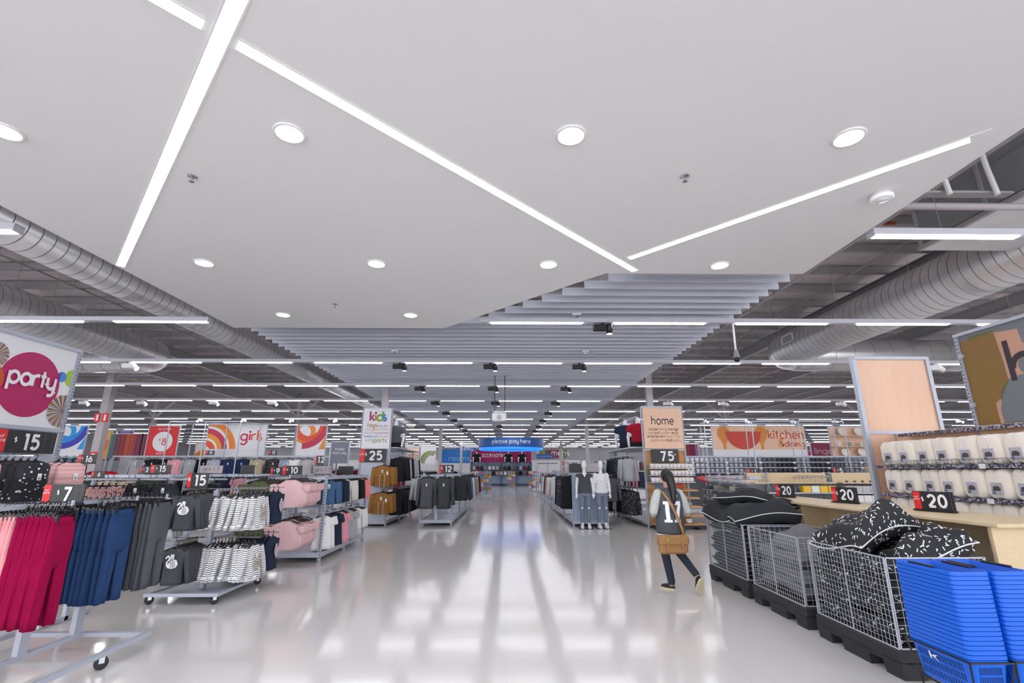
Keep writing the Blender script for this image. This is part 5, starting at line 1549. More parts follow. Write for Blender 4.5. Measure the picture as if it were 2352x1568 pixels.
# grey knit rack on the aisle
M_k1 = cloth('#55575f'); M_k2 = cloth('#45474b')
g = gondola('low grey gondola with two charcoal sweaters at its end', -2.42, -1.54, 14.4, 21.5, 1.38, bays=3)
MB().box(-.42,.42,-3.5,3.5,.09,.13).out('base_shelf', M_metal, g)
MB().bar((0,-3.5,.13),(0,-3.5,1.35),.08).out('centre_post', M_metal, g); MB().bar((0,-3.5,.15),(.3,-2.2,.5),.03).out('brace', M_metal, g)
for x in (-1.40,-2.56): rail(g, (x,14.6,1.36), (x,21.4,1.36))
for x in (-2.2,-1.74): rail(g, (x,13.9,1.36), (x,14.45,1.36))
av = lambda s: top_mesh(.215, .82, .66, .17, .055, .02, .012, .07, .03, s, .04, .07)
for x, mm, nm in ((-2.2,M_k1,'slate'),(-1.73,M_k2,'charcoal')):
    run('sweater', av, mm, (x,14.3,1.37), (0,-.11,0), 4, R(2), '%s ribbed sweater at the end of the aisle gondola' % nm, 'sweater', '%s sweaters' % nm, .2, False, .03, (0,-.075,-.22))
pal = [('#3a3b42','black'),('#5f6f8a','slate blue'),('#d8d8de','white'),('#85898f','grey'),('#8d9096','marl'),('#c49a8a','blush'),('#5e2733','maroon'),('#2a2729','dark')]
for j, (cc, nm) in enumerate(pal):
    run('shirt', ad, cloth(cc), (-1.36,15.2+.78*j+.3,1.36), (0,-.12,0), 4, R(3), '%s shirt on the aisle side of the charcoal sweater gondola' % nm, 'shirt', '%s shirts by the aisle' % nm, .2, False, .15)
    run('shirt', ad, cloth(pal[(j*3+2) % 8][0]), (-2.58,15.0+.78*j+.3,1.36), (0,-.16,0), 2, R(3), '%s shirt on the far side of the charcoal sweater gondola' % pal[(j*3+2) % 8][1], 'shirt', '%s shirts far side' % pal[(j*3+2) % 8][1], .2, False, .15)
price_sign((-1.78,14.9,1.42), 0, .42, .24, '12', 'black $12 sign on the charcoal sweater gondola')

# ================================================================== MANNEQUIN GONDOLA
M_bluep = mat('panel_blue', '#9db0cc', .4)
g = gondola('low gondola with pale blue end panel behind the mannequins', 1.86, 2.80, 14.12, 21.0, 1.42, bays=3)
MB().box(-.45,.45,-3.45,-3.42,.1,1.4).out('end_panel', M_bluep, g)
MB().box(-.45,.45,-3.4,3.4,.09,.13).out('base_shelf', M_metal, g)
for x in (1.80,3.04): rail(g, (x,14.4,1.36), (x,20.9,1.36))
M_blkfl = dots_mat('black_floral', '#22232a', '#c9c4bb', 24, .22)
M_plaid = check_mat('plaid_maroon', '#5b2533', '#4a1c29', '#7c5a62', .06, .9, .25)
gown = lambda s: top_mesh(.17, .88, 0, .17, .05, .2, .02, .05, .05, s, .03, .07)
ln = [(14.7,M_blk,gown,'black'),(15.25,M_blkfl,gown,'black floral'),(15.85,M_blkfl,gown,'dark floral'),(16.5,M_navy,gown,'navy')]
for y, mm, mk, nm in ln:
    run('dress', mk, mm, (1.80,y+.3,1.38), (0,-.12,0), 4, R(-20), '%s dress on the aisle rail beside the mannequins' % nm, 'dress', '%s dresses' % nm, .16, False, .15)
for j, (mm, nm) in enumerate(((cloth('#d9d9dd'),'white'),(cloth('#bfae9f'),'beige'),(M_plaid,'maroon plaid'),(M_cream,'cream'),(M_gml,'grey'))):
    run('blouse', ad, mm, (1.72,17.4+.75*j+.3,1.36), (0,-.12,0), 3, R(-4), '%s blouse along the aisle rail behind the dresses' % nm, 'blouse', '%s blouses' % nm, .2, False, .15)
for j, (mm, nm) in enumerate(((M_gmd,'grey'),(cloth('#7b2433'),'dark red'),(M_blk,'black'),(M_navy,'navy'))):
    run('top', ad, mm, (3.06,14.8+1.3*j+.3,1.36), (0,-.13,0), 4, R(-4), '%s top on the inner rail behind the white mannequin' % nm, 'top', '%s inner tops' % nm, .2, False, .15)
word_sign((2.1,14.9,1.45), .45, .24, '', 'blank black ticket behind the grey mannequin', M_price, M_print, .05)
word_sign((2.62,15.1,1.45), .5, .26, '', 'pale ticket behind the white mannequin', M_ticket, M_print, .05)
# folded jeans shelf right of the mannequins
t = thing('shelf_unit', 'grey shelf unit of folded dark jeans past the mannequins', 'shelf', (3.2,17.4,0))
for x in (-.55,.55):
    for y in (-.25,.25): upright(t, x, y, 2.1)
for z in (.15,.55,.95,1.35,1.75): MB().box(-.55,.55,-.28,.28,z,z+.03).out('shelf', M_metal, t)
fold_me = MB().bevbox(-.12,.12,-.2,.2,0,.05,.015).mesh('folded_jeans')
for zi, z in enumerate((.15,.55,.95,1.35)):
    for xi, x in enumerate((-.38,-.12,.15,.4)):
        for s in range(3):
            o = put('folded_jeans', fold_me, (M_navy, M_blk, M_jean)[(xi+zi) % 3], None, (3.2+x,17.4-.02,z+.031+.051*s), rnd.uniform(-.05,.05))
            tag(o, 'folded dark jeans in a pile on the shelf past the mannequins', 'jeans', 'folded jeans piles')

# ================================================================== HOME TOWER
t = thing('home_tower', 'tall grey gondola carrying the home department sign', 'display rack', (4.43,15.6,0))
for y in (-1.75,.2,2.1):
    for x in (-.58,.58): upright(t, x, y, 3.27 if y < -1 else 2.15)
MB().box(-.58,.58,-1.77,-1.73,3.23,3.28).out('frame_top', M_metal, t)
MB().box(-.58,.58,-1.77,-1.73,2.04,2.08).out('cross_bar', M_metal, t)
M_endart = mat('endcap_tan', '#b08a5a', .6)
MB().box(-.55,.55,-1.74,-1.72,.1,2.04).out('end_panel', M_endart, t)
for x, z, r_, mm in ((.35,1.85,.16,'#d98a3c'),(-.1,1.0,.25,'#6f7f92'),(.3,1.0,.2,'#c9583a'),(-.35,1.3,.2,'#8d7a86')):
    Art(t, (-.55,.55,.1,2.04), -1.743 - r_*.01).disc(x, z, r_, mat('endart'+mm[1:], mm, .6))
MB().box(-.85,.5,-1.4,2.1,2.12,2.16).out('top_shelf', M_metal, t)
for x in (-.58,.58):
    for z in (1.0,1.9): MB().bar((x,-1.7,z),(x,2.1,z),.03,.04).out('rail_beam', M_metal, t)
MB().box(-.58,.58,-1.7,2.1,.05,.12).out('base_shelf', M_metal, t)
for z in (1.0,1.92): MB().tube([(-.88,-1.3,z),(-.88,2.1,z)], .013, 8).out('hang_rail', M_metal, t)
t = thing('department_sign', 'peach home sign listing kitchen, bed and garden', 'sign', (4.43,13.80,2.09))
MB().box(-.55,.55,0,.02,0,1.13).out('panel', M_peach, t)
letters(t, 'home', 0, .67, .15, M_plum, -.004, .2, fit=.62)
M_pl2 = mat('plum_light', '#8a6a66', .6)
for z, ws_ in ((.50,(('kitchen',-.40,.26,1),('dining',-.11,.20,0),('storage',.13,.29,1))),(.40,(('bed',-.42,.14,0),('bath',-.25,.15,1),('garden',-.06,.25,0),('decor',.22,.2,1))),(.30,(('entertainment',-.46,.5,1),('home',.08,.17,0),('office',.28,.18,0))),(.195,(('appliances',-.38,.38,0),('shed',.03,.18,1),('laundry',.24,.25,0)))):
    for s, x, wd, bo in ws_: letters(t, s, x, z, .05, M_plum if bo else M_pl2, -.004, .19 if bo else .12, 'l', fit=wd)
price_sign((4.42,13.78,1.70), 0, .76, .37, '75', 'large black 75 cent sign under the home sign', dollar=False, cents=True, our=False, base=False)
# white mugs on three shelves
mg = MB(); N = 14
mg.lathe([(.034,0),(.042,.01),(.045,.05),(.046,.09),(.042,.09),(.040,.05),(.036,.012)], 16)
mug_me = mg.mesh('mug', True)
hmg = MB().tube([(.042+.028*math.sin(a)*1.0, 0, .045+.03*math.cos(a)) for a in [R(x) for x in range(0,181,30)]], .006, 6).mesh('handle', True)
M_mug = mat('mug_white', '#e8e3df', .25)
def mug(loc, rz, m, label, grp, k=1.0):
    o = put('mug', mug_me, m, None, loc, rz); tag(o, label, 'mug', grp); put('handle', hmg, m, o)
    if k != 1: o.scale = (k,k,k)
    return o
for zi, z in enumerate((1.56,1.38,1.20)):
    t = thing('mug_shelf', '%s narrow shelf of white mugs below the 75 cent sign' % ('top','middle','lowest')[zi], 'shelf', (4.45,13.66,z))
    MB().box(-.56,.66,-.14,.21,-.02,0).out('board', M_metal, t)
    for i in range(11):
        mug((3.98+i*.104,13.60,z), -PI/2+R(35), M_mug, '%s white mug from the post on the %s mug shelf' % (ordn[i], ('top','middle','lowest')[zi]), 'white mugs on the home endcap', 1.3)
M_ply2 = wood_mat('orange_ply', '#c48a52', '#d29c66', (10,1.5,10))
plate_me = MB().lathe([(.05,0),(.055,.006),(.10,.014),(.125,.022),(.125,.026),(.10,.018),(.05,.008)], 22).mesh('plate', True)
bowl_me = MB().lathe([(.04,0),(.075,.025),(.085,.055),(.08,.055),(.065,.025),(.03,.008)], 20).mesh('bowl', True)
for zi, z in enumerate((1.0,.80,.58,.36,.14)):
    t = thing('crockery_shelf', '%s orange plywood shelf below the white mugs' % ordn[zi], 'shelf', (4.45,13.62,z))
    MB().box(-.54,.68+.03*zi,-.16,.245,-.035,0).out('board', M_ply2, t)
    for i in range(8): MB().lathe([(.009,0),(.009,.002)],8).xform(Matrix.Translation((-.45+i*.15,-.161,-.018)) @ Matrix.Rotation(PI/2,4,'X')).out('peg_hole', M_dgrey, t)
    for i in range(4):
        for s in range(3 if zi > 1 else 1):
            o = put('plate' if zi < 3 else 'bowl', plate_me if zi < 3 else bowl_me, M_mug, None, (4.06+i*.27,13.62,z+.001+(.028 if zi < 3 else .03)*s)); tag(o, 'white %s piled on the %s plywood shelf' % ('plate' if zi < 3 else 'bowl', ordn[zi]), 'plate' if zi < 3 else 'bowl', 'crockery on plywood shelf %s' % ordn[zi])
t = thing('base_block', 'black plastic pallet base under the home endcap', 'pallet', (4.5,13.62,0))
p_ = MB(); p_.box(-.55,.75,-.2,.2,.06,.10)
for x in (-.55,0,.55): p_.box(x,x+.2,-.2,.2,0,.06)
p_.out('pallet', M_pal, t)
# clothes on the left flank of the home tower
M_wchk = check_mat('white_check', '#dcdce2', '#dcdce2', '#3a3d48', .05, .9, .14)
for z, sets in ((1.92,((14.5,M_gml,'pale grey'),(15.0,M_blkfl,'black floral'),(15.6,M_navy,'navy'),(16.2,M_blk,'black'),(16.8,M_wchk,'white check'))),
                (1.0,((14.4,M_blkfl,'black floral'),(14.95,M_blk,'plain black'),(15.5,M_gml,'pale grey striped'),(16.2,cloth('#4a4a3f'),'olive'),(16.8,M_blk,'black')))):
    for y, mm, nm in sets:
        lab = 'upper' if z > 1.5 else 'lower'
        run('top', ad, mm, (3.58,y+.36,z), (0,-.13,0), 3, R(-45), '%s top on the %s rail beside the home sign' % (nm, lab), 'top', '%s tops %s home rail' % (nm, lab), .2, False, .15)
torso('torso form in a red tee on the home tower shelf', (4.02,14.9,2.17), R(-15), cloth('#a01f33'), 1.5)
torso('torso form in a navy tee on the home tower shelf', (3.78,15.5,2.17), R(-15), M_navy, 1.5)
bt = banner('lavender fashion poster on the home tower shelf', (4.12,16.6,2.18), -PI/2, 2.4, .95, M_lav)
Art(bt, (-1.2,1.2,0,.95), -.002).rect(.75,1.15,.0,.9, mat('poster_brown','#8a5a4e',.6))
# tall front rack frame between mannequins and home tower
t = thing('tall_frame', 'tall slim grey frame beside the home tower rail', 'display rack', (3.62,17.7,0))
for x in (-.3,.3): upright(t, x, 0, 2.15)
for z in (.1,1.0,2.12): MB().bar((-.3,0,z),(.3,0,z),.03).out('cross_bar', M_metal, t)

# ================================================================== GIRLS DEPARTMENT ROW (about 20 m away)
M_or1 = mat('art_orange', '#ec8a2e', .5); M_or2 = mat('art_red_orange', '#e0522f', .5); M_crim = mat('art_crimson', '#c4264f', .5); M_or3 = mat('art_amber', '#e89a35', .5)
M_b1 = mat('art_blue1', '#2c8fe0', .5); M_b2 = mat('art_blue2', '#3a66c8', .5); M_b3 = mat('art_blue3', '#3d45b4', .5); M_b4 = mat('art_cyan', '#2aa2e6', .5)
def swirl(t, w, c1, c2, c3, c4):
    a = Art(t, (-w/2,w/2,.28,1.2), -.002)
    a.ring(-.30, .95, .25, .45, c1); a.ring(-.12, 1.22, .42, .66, c2); a.ring(-.35, 1.35, .82, 1.06, c3, -90, 10)
    a.polys([[(w/2,.28),(w/2,.85),(w/2-.28,.28)]], c4)
    return a
bt = banner('blue swirl banner at the party side of the back row', (-17.6,20.1,2.04), 0, 1.2, 1.22, M_party); swirl(bt, 1.2, M_b4, M_b1, M_b3, M_b4)
bt = banner('orange swirl banner beside the girls banner', (-7.83,19.85,2.04), 0, 1.18, 1.22, M_party); swirl(bt, 1.18, M_or1, M_or2, M_crim, M_or3)
bt = banner('red our price $8 each banner in the back row', (-14.05,20.3,2.04), 0, 1.26, 1.22, M_red)
a = Art(bt, (-.63,.63,0,1.22), -.002); a.disc(0, .6, .40, M_print)
letters(bt, 'our price', 0, 1.07, .055, M_print, -.006, .18); letters(bt, 'each', 0, .09, .07, M_print, -.006, .18)
letters(bt, '$', -.12, .62, .08, M_red, -.006, .18); letters(bt, '8', .06, .47, .17, M_red, -.006, .22)
bt = banner('white girls banner with orange arcs', (-10.74,19.7,2.04), 0, 2.36, 1.22, M_party)
a = Art(bt, (-1.18,1.18,.28,1.22), -.002)
for r0, r1, mm in ((.2,.42,M_or2),(.50,.68,M_or3),(.68,.88,M_crim),(.98,1.22,M_or1)): a.ring(-1.2, .2, r0, r1, mm, 0, 90)
letters(bt, 'gi', .18, .62, .24, M_crim, -.006, .26, 'l'); letters(bt, 'rl', .60, .62, .24, M_or2, -.0065, .26, 'l'); letters(bt, 's', .84, .62, .24, M_or1, -.006, .26, 'l')
t = thing('wire_frame', 'grey open box frame in front of the girls banner', 'display frame', (-10.6,19.0,1.5))
for x in (-1.9,-.55,.75):
    for y in (-.5,.45): MB().bar((x+y*.3,y,-1.5),(x+y*.3,y,1.78),.035).out('post', M_metal, t)
for y in (-.5,.45): MB().bar((-1.9+y*.3,y,1.78),(.75+y*.3,y,1.78),.035).out('top_bar', M_metal, t)
for x in (-1.9,-.55,.75): MB().bar((x-.15,-.5,1.78),(x+.135,.45,1.78),.03).out('top_bar', M_metal, t)
# rainbow stripe panels
m, nt, b, oc = nodes('rainbow')
cr = nt.nodes.new('ShaderNodeValToRGB'); cr.color_ramp.interpolation = 'LINEAR'
n1 = nt.nodes.new('ShaderNodeTexNoise'); n1.noise_dimensions = '1D'; n1.inputs['Scale'].default_value = 9; n1.inputs['Detail'].default_value = 3
s_ = sep(nt, oc); nt.links.new(s_[0], n1.inputs['W'])
nt.links.new(math_n(nt, 'ADD', math_n(nt, 'FRACT', math_n(nt, 'MULTIPLY_ADD', s_[0], .42, .5)), math_n(nt, 'MULTIPLY_ADD', n1.outputs['Fac'], .5, -.25)), cr.inputs[0])
for p_, c_ in ((0,'#7a6a2e'),(.14,'#8fa03a'),(.28,'#2f6f78'),(.40,'#7a1f3a'),(.55,'#c2552e'),(.68,'#7a2a3a'),(.8,'#8a2a78'),(1,'#4a2a80')):
    e = cr.color_ramp.elements.new(p_); e.color = lin(c_)
nt.links.new(cr.outputs[0], b.inputs['Base Color'])
M_rain = m
for x, w_, lab in ((-16.0,1.35,'wide rainbow striped panel left of the red price banner'),(-14.95,.75,'violet striped panel touching the red price banner')):
    banner(lab, (x,20.9,1.98), 0, w_, 1.0, M_rain)
banner('rainbow striped panel beside the kitchen banner', (8.3,23.5,1.95), 0, 1.8, .75, M_rain)
# small posters behind
for x, y, w_, h_, c_, s, lab in ((-13.6,22.3,.65,.7,'#dfe3dd','','pale poster with bright arcs behind the girls banner'),(-12.7,22.2,.8,.8,'#9b8f98','','grey photo poster behind the girls banner'),(-9.0,22.5,.7,.75,'#8f8d98','mums','grey mums poster behind the orange swirl'),(-6.1,18.2,.68,.75,'#7f8290','mum','framed grey poster for mums day')):
    bt = banner(lab, (x,y,1.98 if y > 20 else 1.75), 0, w_, h_, mat('poster'+c_[1:], c_, .6))
    if s == 'mum': letters(bt, 'make', 0, h_*.62, .06, M_print, -.004, .2); letters(bt, 'mums day', 0, h_*.44, .06, M_print, -.004, .2, fit=.5)
    elif s: letters(bt, s, 0, h_*.5, .09, M_print, -.004, .2)
    if c_ == '#dfe3dd':
        a = Art(bt, (-w_/2,w_/2,0,h_), -.002); a.ring(-.2,0,.0,.25,M_mag,0,180); a.ring(.05,0,.15,.4,M_or1,20,160); a.disc(.15,.1,.14,cols['gre'])
    elif not s: Art(bt, (-w_/2,w_/2,0,h_), -.002).disc(.1,.2,.16,mat('poster_skin','#b08a84',.6),.3)
price_sign((-11.4,19.2,2.08), 0, .34, .16, '10', 'small black $10 sign under the girls banner', stem=.1)
price_sign((-9.0,19.2,2.08), 0, .34, .16, '15', 'small black $15 sign between girls and swirl banners', stem=.1)
price_sign((-6.8,18.2,1.72), 0, .28, .3, '12', 'black $12 sign beside the orange swirl banner')
# wall of tees under the banners
g = gondola('long grey gondola of face-out tees under the girls banner', -15.0, -6.7, 19.15, 19.75, 2.05, bays=6, back=M_wallg)
tees = [(330,'#a7a7ad','grey marl'),(350,'#8e8e95','mid grey'),(366,'#222226','black floral'),(395,'#1f1f23','plain black'),(418,'#d79aa4','small pink'),(450,'#9fa0a8','silver grey'),(482,'#1b1b20','inky black'),(506,'#a9abb6','pale blue grey'),(536,'#263455','navy'),(566,'#22304e','dark navy'),(602,'#b3a48c','beige'),(636,None,'black dotted'),(668,'chk','blue gingham'),(690,'wh','white floral'),(712,'#b9b4b6','white print')]
bigtee = lambda s: top_mesh(.24, .62, .50, .20, .07, .06, .012, .085, .03, s, .05, .07)
M_ging = check_mat('gingham', '#d5d9e4', '#8d97b4', '#6f7ba0', .035)
for x, cc, nm in tees:
    X = (x - 1163)*.01652
    mm = dots_mat('black_dots','#1e1e22','#d0c8c8',30,.2) if cc is None else (M_ging if cc == 'chk' else (M_ditsy if cc == 'wh' else cloth(cc)))
    run('tee', bigtee, mm, (X,18.95,1.97), (.01,-.13,0), 3, R(10), '%s tee hung face-out under the banners' % nm, 'top', '%s face-out tees' % nm, .2, False, .06, (0,-.09,-.2))
    rail(g, (X,18.6,1.97), (X,19.15,1.97), .01, 'face_out_arm')
# dark coats and red cushions at the party side
g = gondola('grey gondola of black coats left of the girls row', -17.5, -15.2, 18.4, 18.9, 1.85, bays=2, back=M_wallg)
for z in (1.78,1.05): rail(g, (-17.4,18.2,z), (-15.3,18.2,z))
for z, lab in ((1.78,'upper'),(1.05,'lower')):
    run('coat', ad, M_blk, (-17.35,18.2,z), (.17,0,0), 12, R(60), 'black coat on the %s rail left of the girls row' % lab, 'coat', 'black coats %s rail' % lab, .2, False, .1)
for i, cc in enumerate(('#a3142a','#2c2a2e','#3a3538','#8f1527','#b11a30')):
    o = MB().lathe([(.1,-.05),(.27,-.045),(.30,-.02),(.30,.02),(.27,.045),(.1,.05)], 26).xform(Matrix.Rotation(PI/2,4,'Y')).out('round_cushion', cloth(cc), None, True, (-13.3+.13*i,16.3,1.18), R(-35))
    tag(o, '%s round cushion from the column, standing on edge' % ordn[i], 'cushion', 'round cushions by the column')
    MB().lathe([(.03,-.055),(.03,.055)], 10).xform(Matrix.Rotation(PI/2,4,'Y')).out('button', M_blk, o)
t = thing('cushion_shelf', 'grey shelf under the round red cushions', 'shelf', (-13.05,16.3,0)); MB().box(-.6,.6,-.3,.3,.83,.88).out('board', M_metal, t)
for x in (-.55,.55): MB().box(x-.03,x+.03,-.03,.03,0,.83).out('leg', M_metal, t)
price_sign((-9.85,11.8,1.66), 0, .42, .2, '16', 'black $16 sign beside the near column', stem=1.65); price_sign((-9.7,11.2,1.36), 0, .32, .18, '12', 'small black $12 sign below the $16 sign', stem=1.35)

# ------------------------------------------------------------------ generic garment racks filling the floor
allc = ['#26272c','#2a3347','#55575f','#b4b4bb','#d8d5d0','#8d6a6a','#c99aa2','#3b4a3c','#7b2433','#bfae9f','#41506e','#e2e2e6']
cname = ['black','navy','charcoal','pale grey','off-white','dusty rose','pink','forest green','dark red','beige','denim blue','white']
def rack_row(x0, x1, y, h, place, seed, mk=ad, axis='x', n=None, cat='top', k=1.0):
    r = random.Random(seed)
    if axis == 'x': g = gondola('grey clothes gondola %s' % place, x0, x1, y-.2, y+.2, h, 'background clothes gondolas', bays=max(1,int((x1-x0)/1.5)))
    else: g = gondola('grey clothes gondola %s' % place, y-.2, y+.2, x0, x1, h, 'background clothes gondolas', bays=max(1,int((x1-x0)/1.8)))
    L = x1-x0; p = .1; off = -.32
    while p < L-.3:
        c_ = r.randrange(12); m_ = r.choice((2,2,3))
        pos, st_ = ((x0+p, y+off, h-.02), (.11,0,0)) if axis == 'x' else ((y+off*(-1 if seed % 2 else 1), x0+p+.11*m_, h-.02), (0,-.11,0))
        run('hanging_garment', mk, cloth(allc[c_]), pos, st_, m_, R(55) if axis == 'x' else 0, '%s garment on the rack %s' % (cname[c_], place), 'garment', '%s garments %s' % (cname[c_], place), .2, False, .15, scl=k)
        p += .12*m_ + .16
    return g
rack_row(-9.6,-6.4,9.9,1.42,'behind the black skirts',3,kt)
rack_row(-11.5,-7.2,11.6,1.40,'beside the near column side',5,kt)
rack_row(-10.5,-5.6,13.2,1.40,'between the skirts and the face-out tees',7,kd)
rack_row(-10.0,-5.4,15.6,1.40,'just before the face-out tees',9,ad)
rack_row(-8.5,-5.0,22.5,1.6,'past the orange swirl banner',11,ad)
rack_row(23.2,28.0,-1.85,1.4,'further down the left of the aisle',12,ad,'y')
rack_row(29.5,33.0,-1.9,1.4,'far down the left of the aisle',14,ad,'y')
rack_row(22.6,27.5,2.1,1.4,'further down the mannequin side',13,ad,'y')
rack_row(29.0,33.5,2.2,1.4,'far down the mannequin side',15,ad,'y')
rack_row(19.5,26.0,-4.6,1.5,'behind the kids tower',17,ad,'y')
rack_row(20.0,27.0,5.4,1.5,'behind the home tower',19,ad,'y')
rack_row(-9.0,-5.5,28,1.5,'deep in the kids side',21)
rack_row(4.2,8.0,24.5,2.0,'tall wall deep behind the home tower',22)
rack_row(3.6,7.4,31,2.0,'at the mens wall side',23)
rack_row(-7.5,-3.4,36,1.5,'before the fitting rooms',24)
rack_row(3.5,7.0,38,1.5,'before the far white doors',25)

# ================================================================== KITCHEN SIDE
bt = banner('peach kitchen and dining banner with red bowl', (10.33,20.05,2.04), 0, 3.84, 1.22, M_peach)
a = Art(bt, (-1.92,1.92,0,1.22), -.002); a.rect(-1.92,1.92,0,.28, M_party)
M_spoon = mat('art_spoon', '#d98a3a', .5); M_bowl = mat('art_bowl', '#c9402e', .5); M_over = mat('art_overlap', '#9a2a34', .5)
for x in (-1.42,.12):
    a.disc(x, .92, .27, M_spoon, .3); a.polys([[(x-.24,.80),(x-.06,.5),(x-.06,.29),(x+.06,.29),(x+.06,.5),(x+.24,.80)]], M_spoon)
a.polys([[p for p in arc(-.62,1.0,.74,180,360,.72)]], M_bowl)
for x in (-1.42,.12):
    q = [p for p in arc(-.62,1.0,.735,180,360,.715)]
    c2 = [(px_, pz) for px_, pz in arc(x,.92,.27,0,360,.3)[:-1] if pz < 1.0 and ((px_+.62)/.735)**2+((pz-1.0)/.715)**2 < 1]
    if len(c2) > 2: a.polys([c2], M_over)
letters(bt, 'kitchen', .42, .72, .22, M_bowl, -.01, .2, 'l', fit=1.42); letters(bt, 'dining', 1.05, .40, .14, M_bowl, -.01, .2, 'l', fit=.8); letters(bt, '&', .82, .40, .2, M_spoon, -.01, .24, 'l')
t = thing('wire_frame', 'grey open box frame before the kitchen banner', 'display frame', (10.3,18.9,0))
for x in (-2.7,-.9,.9,2.6):
    for y in (-.5,.5): MB().bar((x+y*.25,y,0),(x+y*.25,y,3.3),.03).out('post', M_metal, t)
for y in (-.5,.5): MB().bar((-2.7+y*.25,y,3.3),(2.6+y*.25,y,3.3),.03).out('top_bar', M_metal, t)
for x in (-2.7,-.9,.9,2.6): MB().bar((x-.12,-.5,3.3),(x+.12,.5,3.3),.03).out('top_bar', M_metal, t)
g = gondola('long grey gondola of mugs under the kitchen banner', 6.4, 16.8, 19.2, 19.7, 2.05, bays=6, back=mat('gond_back','#6d6f78',.7))
mugc = [mat('mug_%d' % i, c_, .25) for i, c_ in enumerate(('#e3e3e8','#b8bcc8','#5a5c66','#2e2f36','#8d9098','#9fb0b4','#6f8388','#dcdcd2'))]
mugn = ['white','pale blue','grey','black','mid grey','mint','teal grey','ivory']
for zi, z in enumerate((1.82,1.62,1.42)):
    sh = MB().box(-5.2,5.2,-.55,-.22,z-.025,z).out('shelf', M_metal, g)
    for i in range(56):
        ci = [0,0,1,1,4,2,3,4,3,2,4,4,5,6,6,5][min(15,int(i/3.5))]
        if zi and i > 46: continue
        mug((6.55+i*.185,18.98,z), -PI/2+R(30), mugc[ci], '%s mug on the %s row under the kitchen banner' % (mugn[ci], ('top','middle','lowest')[zi]), '%s mugs %s row' % (mugn[ci], ('top','middle','lowest')[zi]), 1.55)
        if i % 7 == 3: MB().box(-.05,.05,-.003,0,-.06,0).out('ticket', M_tag, sh, False, (6.55+i*.185-11.6,-.555,z))
# towel gondola flank beside the shopper
t = thing('towel_gondola', 'grey shelving of folded kitchen textiles facing the shopper', 'shelf', (6.75,14.9,0))
for y in (-1.5,0,1.5): upright(t, .25, y, 1.45)
for zi, z in enumerate((.2,.45,.7,.93,1.16)):
    MB().box(-.32-.06*(4-zi)*.4,.25,-1.5,1.5,z-.025,z).out('shelf', M_metal, t)
tex_me = [MB().bevbox(-.17,.17,-.16,.16,0,h_,.015).mesh('folded_textile') for h_ in (.05,.09,.13)]
texc = [mat('textile_%d' % i, c_, .9, var=.2, vscale=20) for i, c_ in enumerate(('#b9b5ae','#8d8a88','#5a5c62','#3d3f46','#a39a83','#c9c5c2','#777a85'))]
texn = ['stone','taupe','slate','charcoal','khaki','cream','blue grey']
M_tstr = stripes_mat('towel_stripe', '#ece8e8', '#b8384a', .03, .3, 0); M_tstr2 = stripes_mat('towel_stripe_blue', '#e8e8ee', '#3f5f96', .028, .35, 0)
for zi, z in enumerate((.2,.45,.7,.93)):
    for i in range(8):
        c_ = (i*3+zi*2) % 7
        o = put('folded_textile', tex_me[(i+zi) % 3], texc[c_], None, (6.62-.03*(4-zi),13.58+i*.37,z+.001)); tag(o, '%s folded textile on the %s shelf facing the shopper' % (texn[c_], ('lowest','second','third','fourth')[zi]), 'textile', '%s textiles %s shelf' % (texn[c_], zi+1 and ('lowest','second','third','fourth')[zi]))
for i in range(8):
    for s in range(2):
        o = put('tea_towel', tex_me[1], (M_tstr, M_tstr2)[(i+s) % 2], None, (6.58+.1*s,13.55+i*.37,1.162+.092*s), rnd.uniform(-.2,.2)); tag(o, '%s striped tea towel heaped on the top textile shelf' % ('red' if (i+s) % 2 == 0 else 'blue'), 'towel', '%s striped tea towels' % ('red' if (i+s) % 2 == 0 else 'blue'))
o = MB().bevbox(-.18,.18,-.3,.3,0,.06,.015).out('tea_towel', mat('towel_pink','#d8505e',.9), None, False, (6.5,16.25,1.18)); o.rotation_euler = (R(12),R(-10),.4); tag(o, 'plain coral tea towel jutting out at the far shelf end', 'towel')
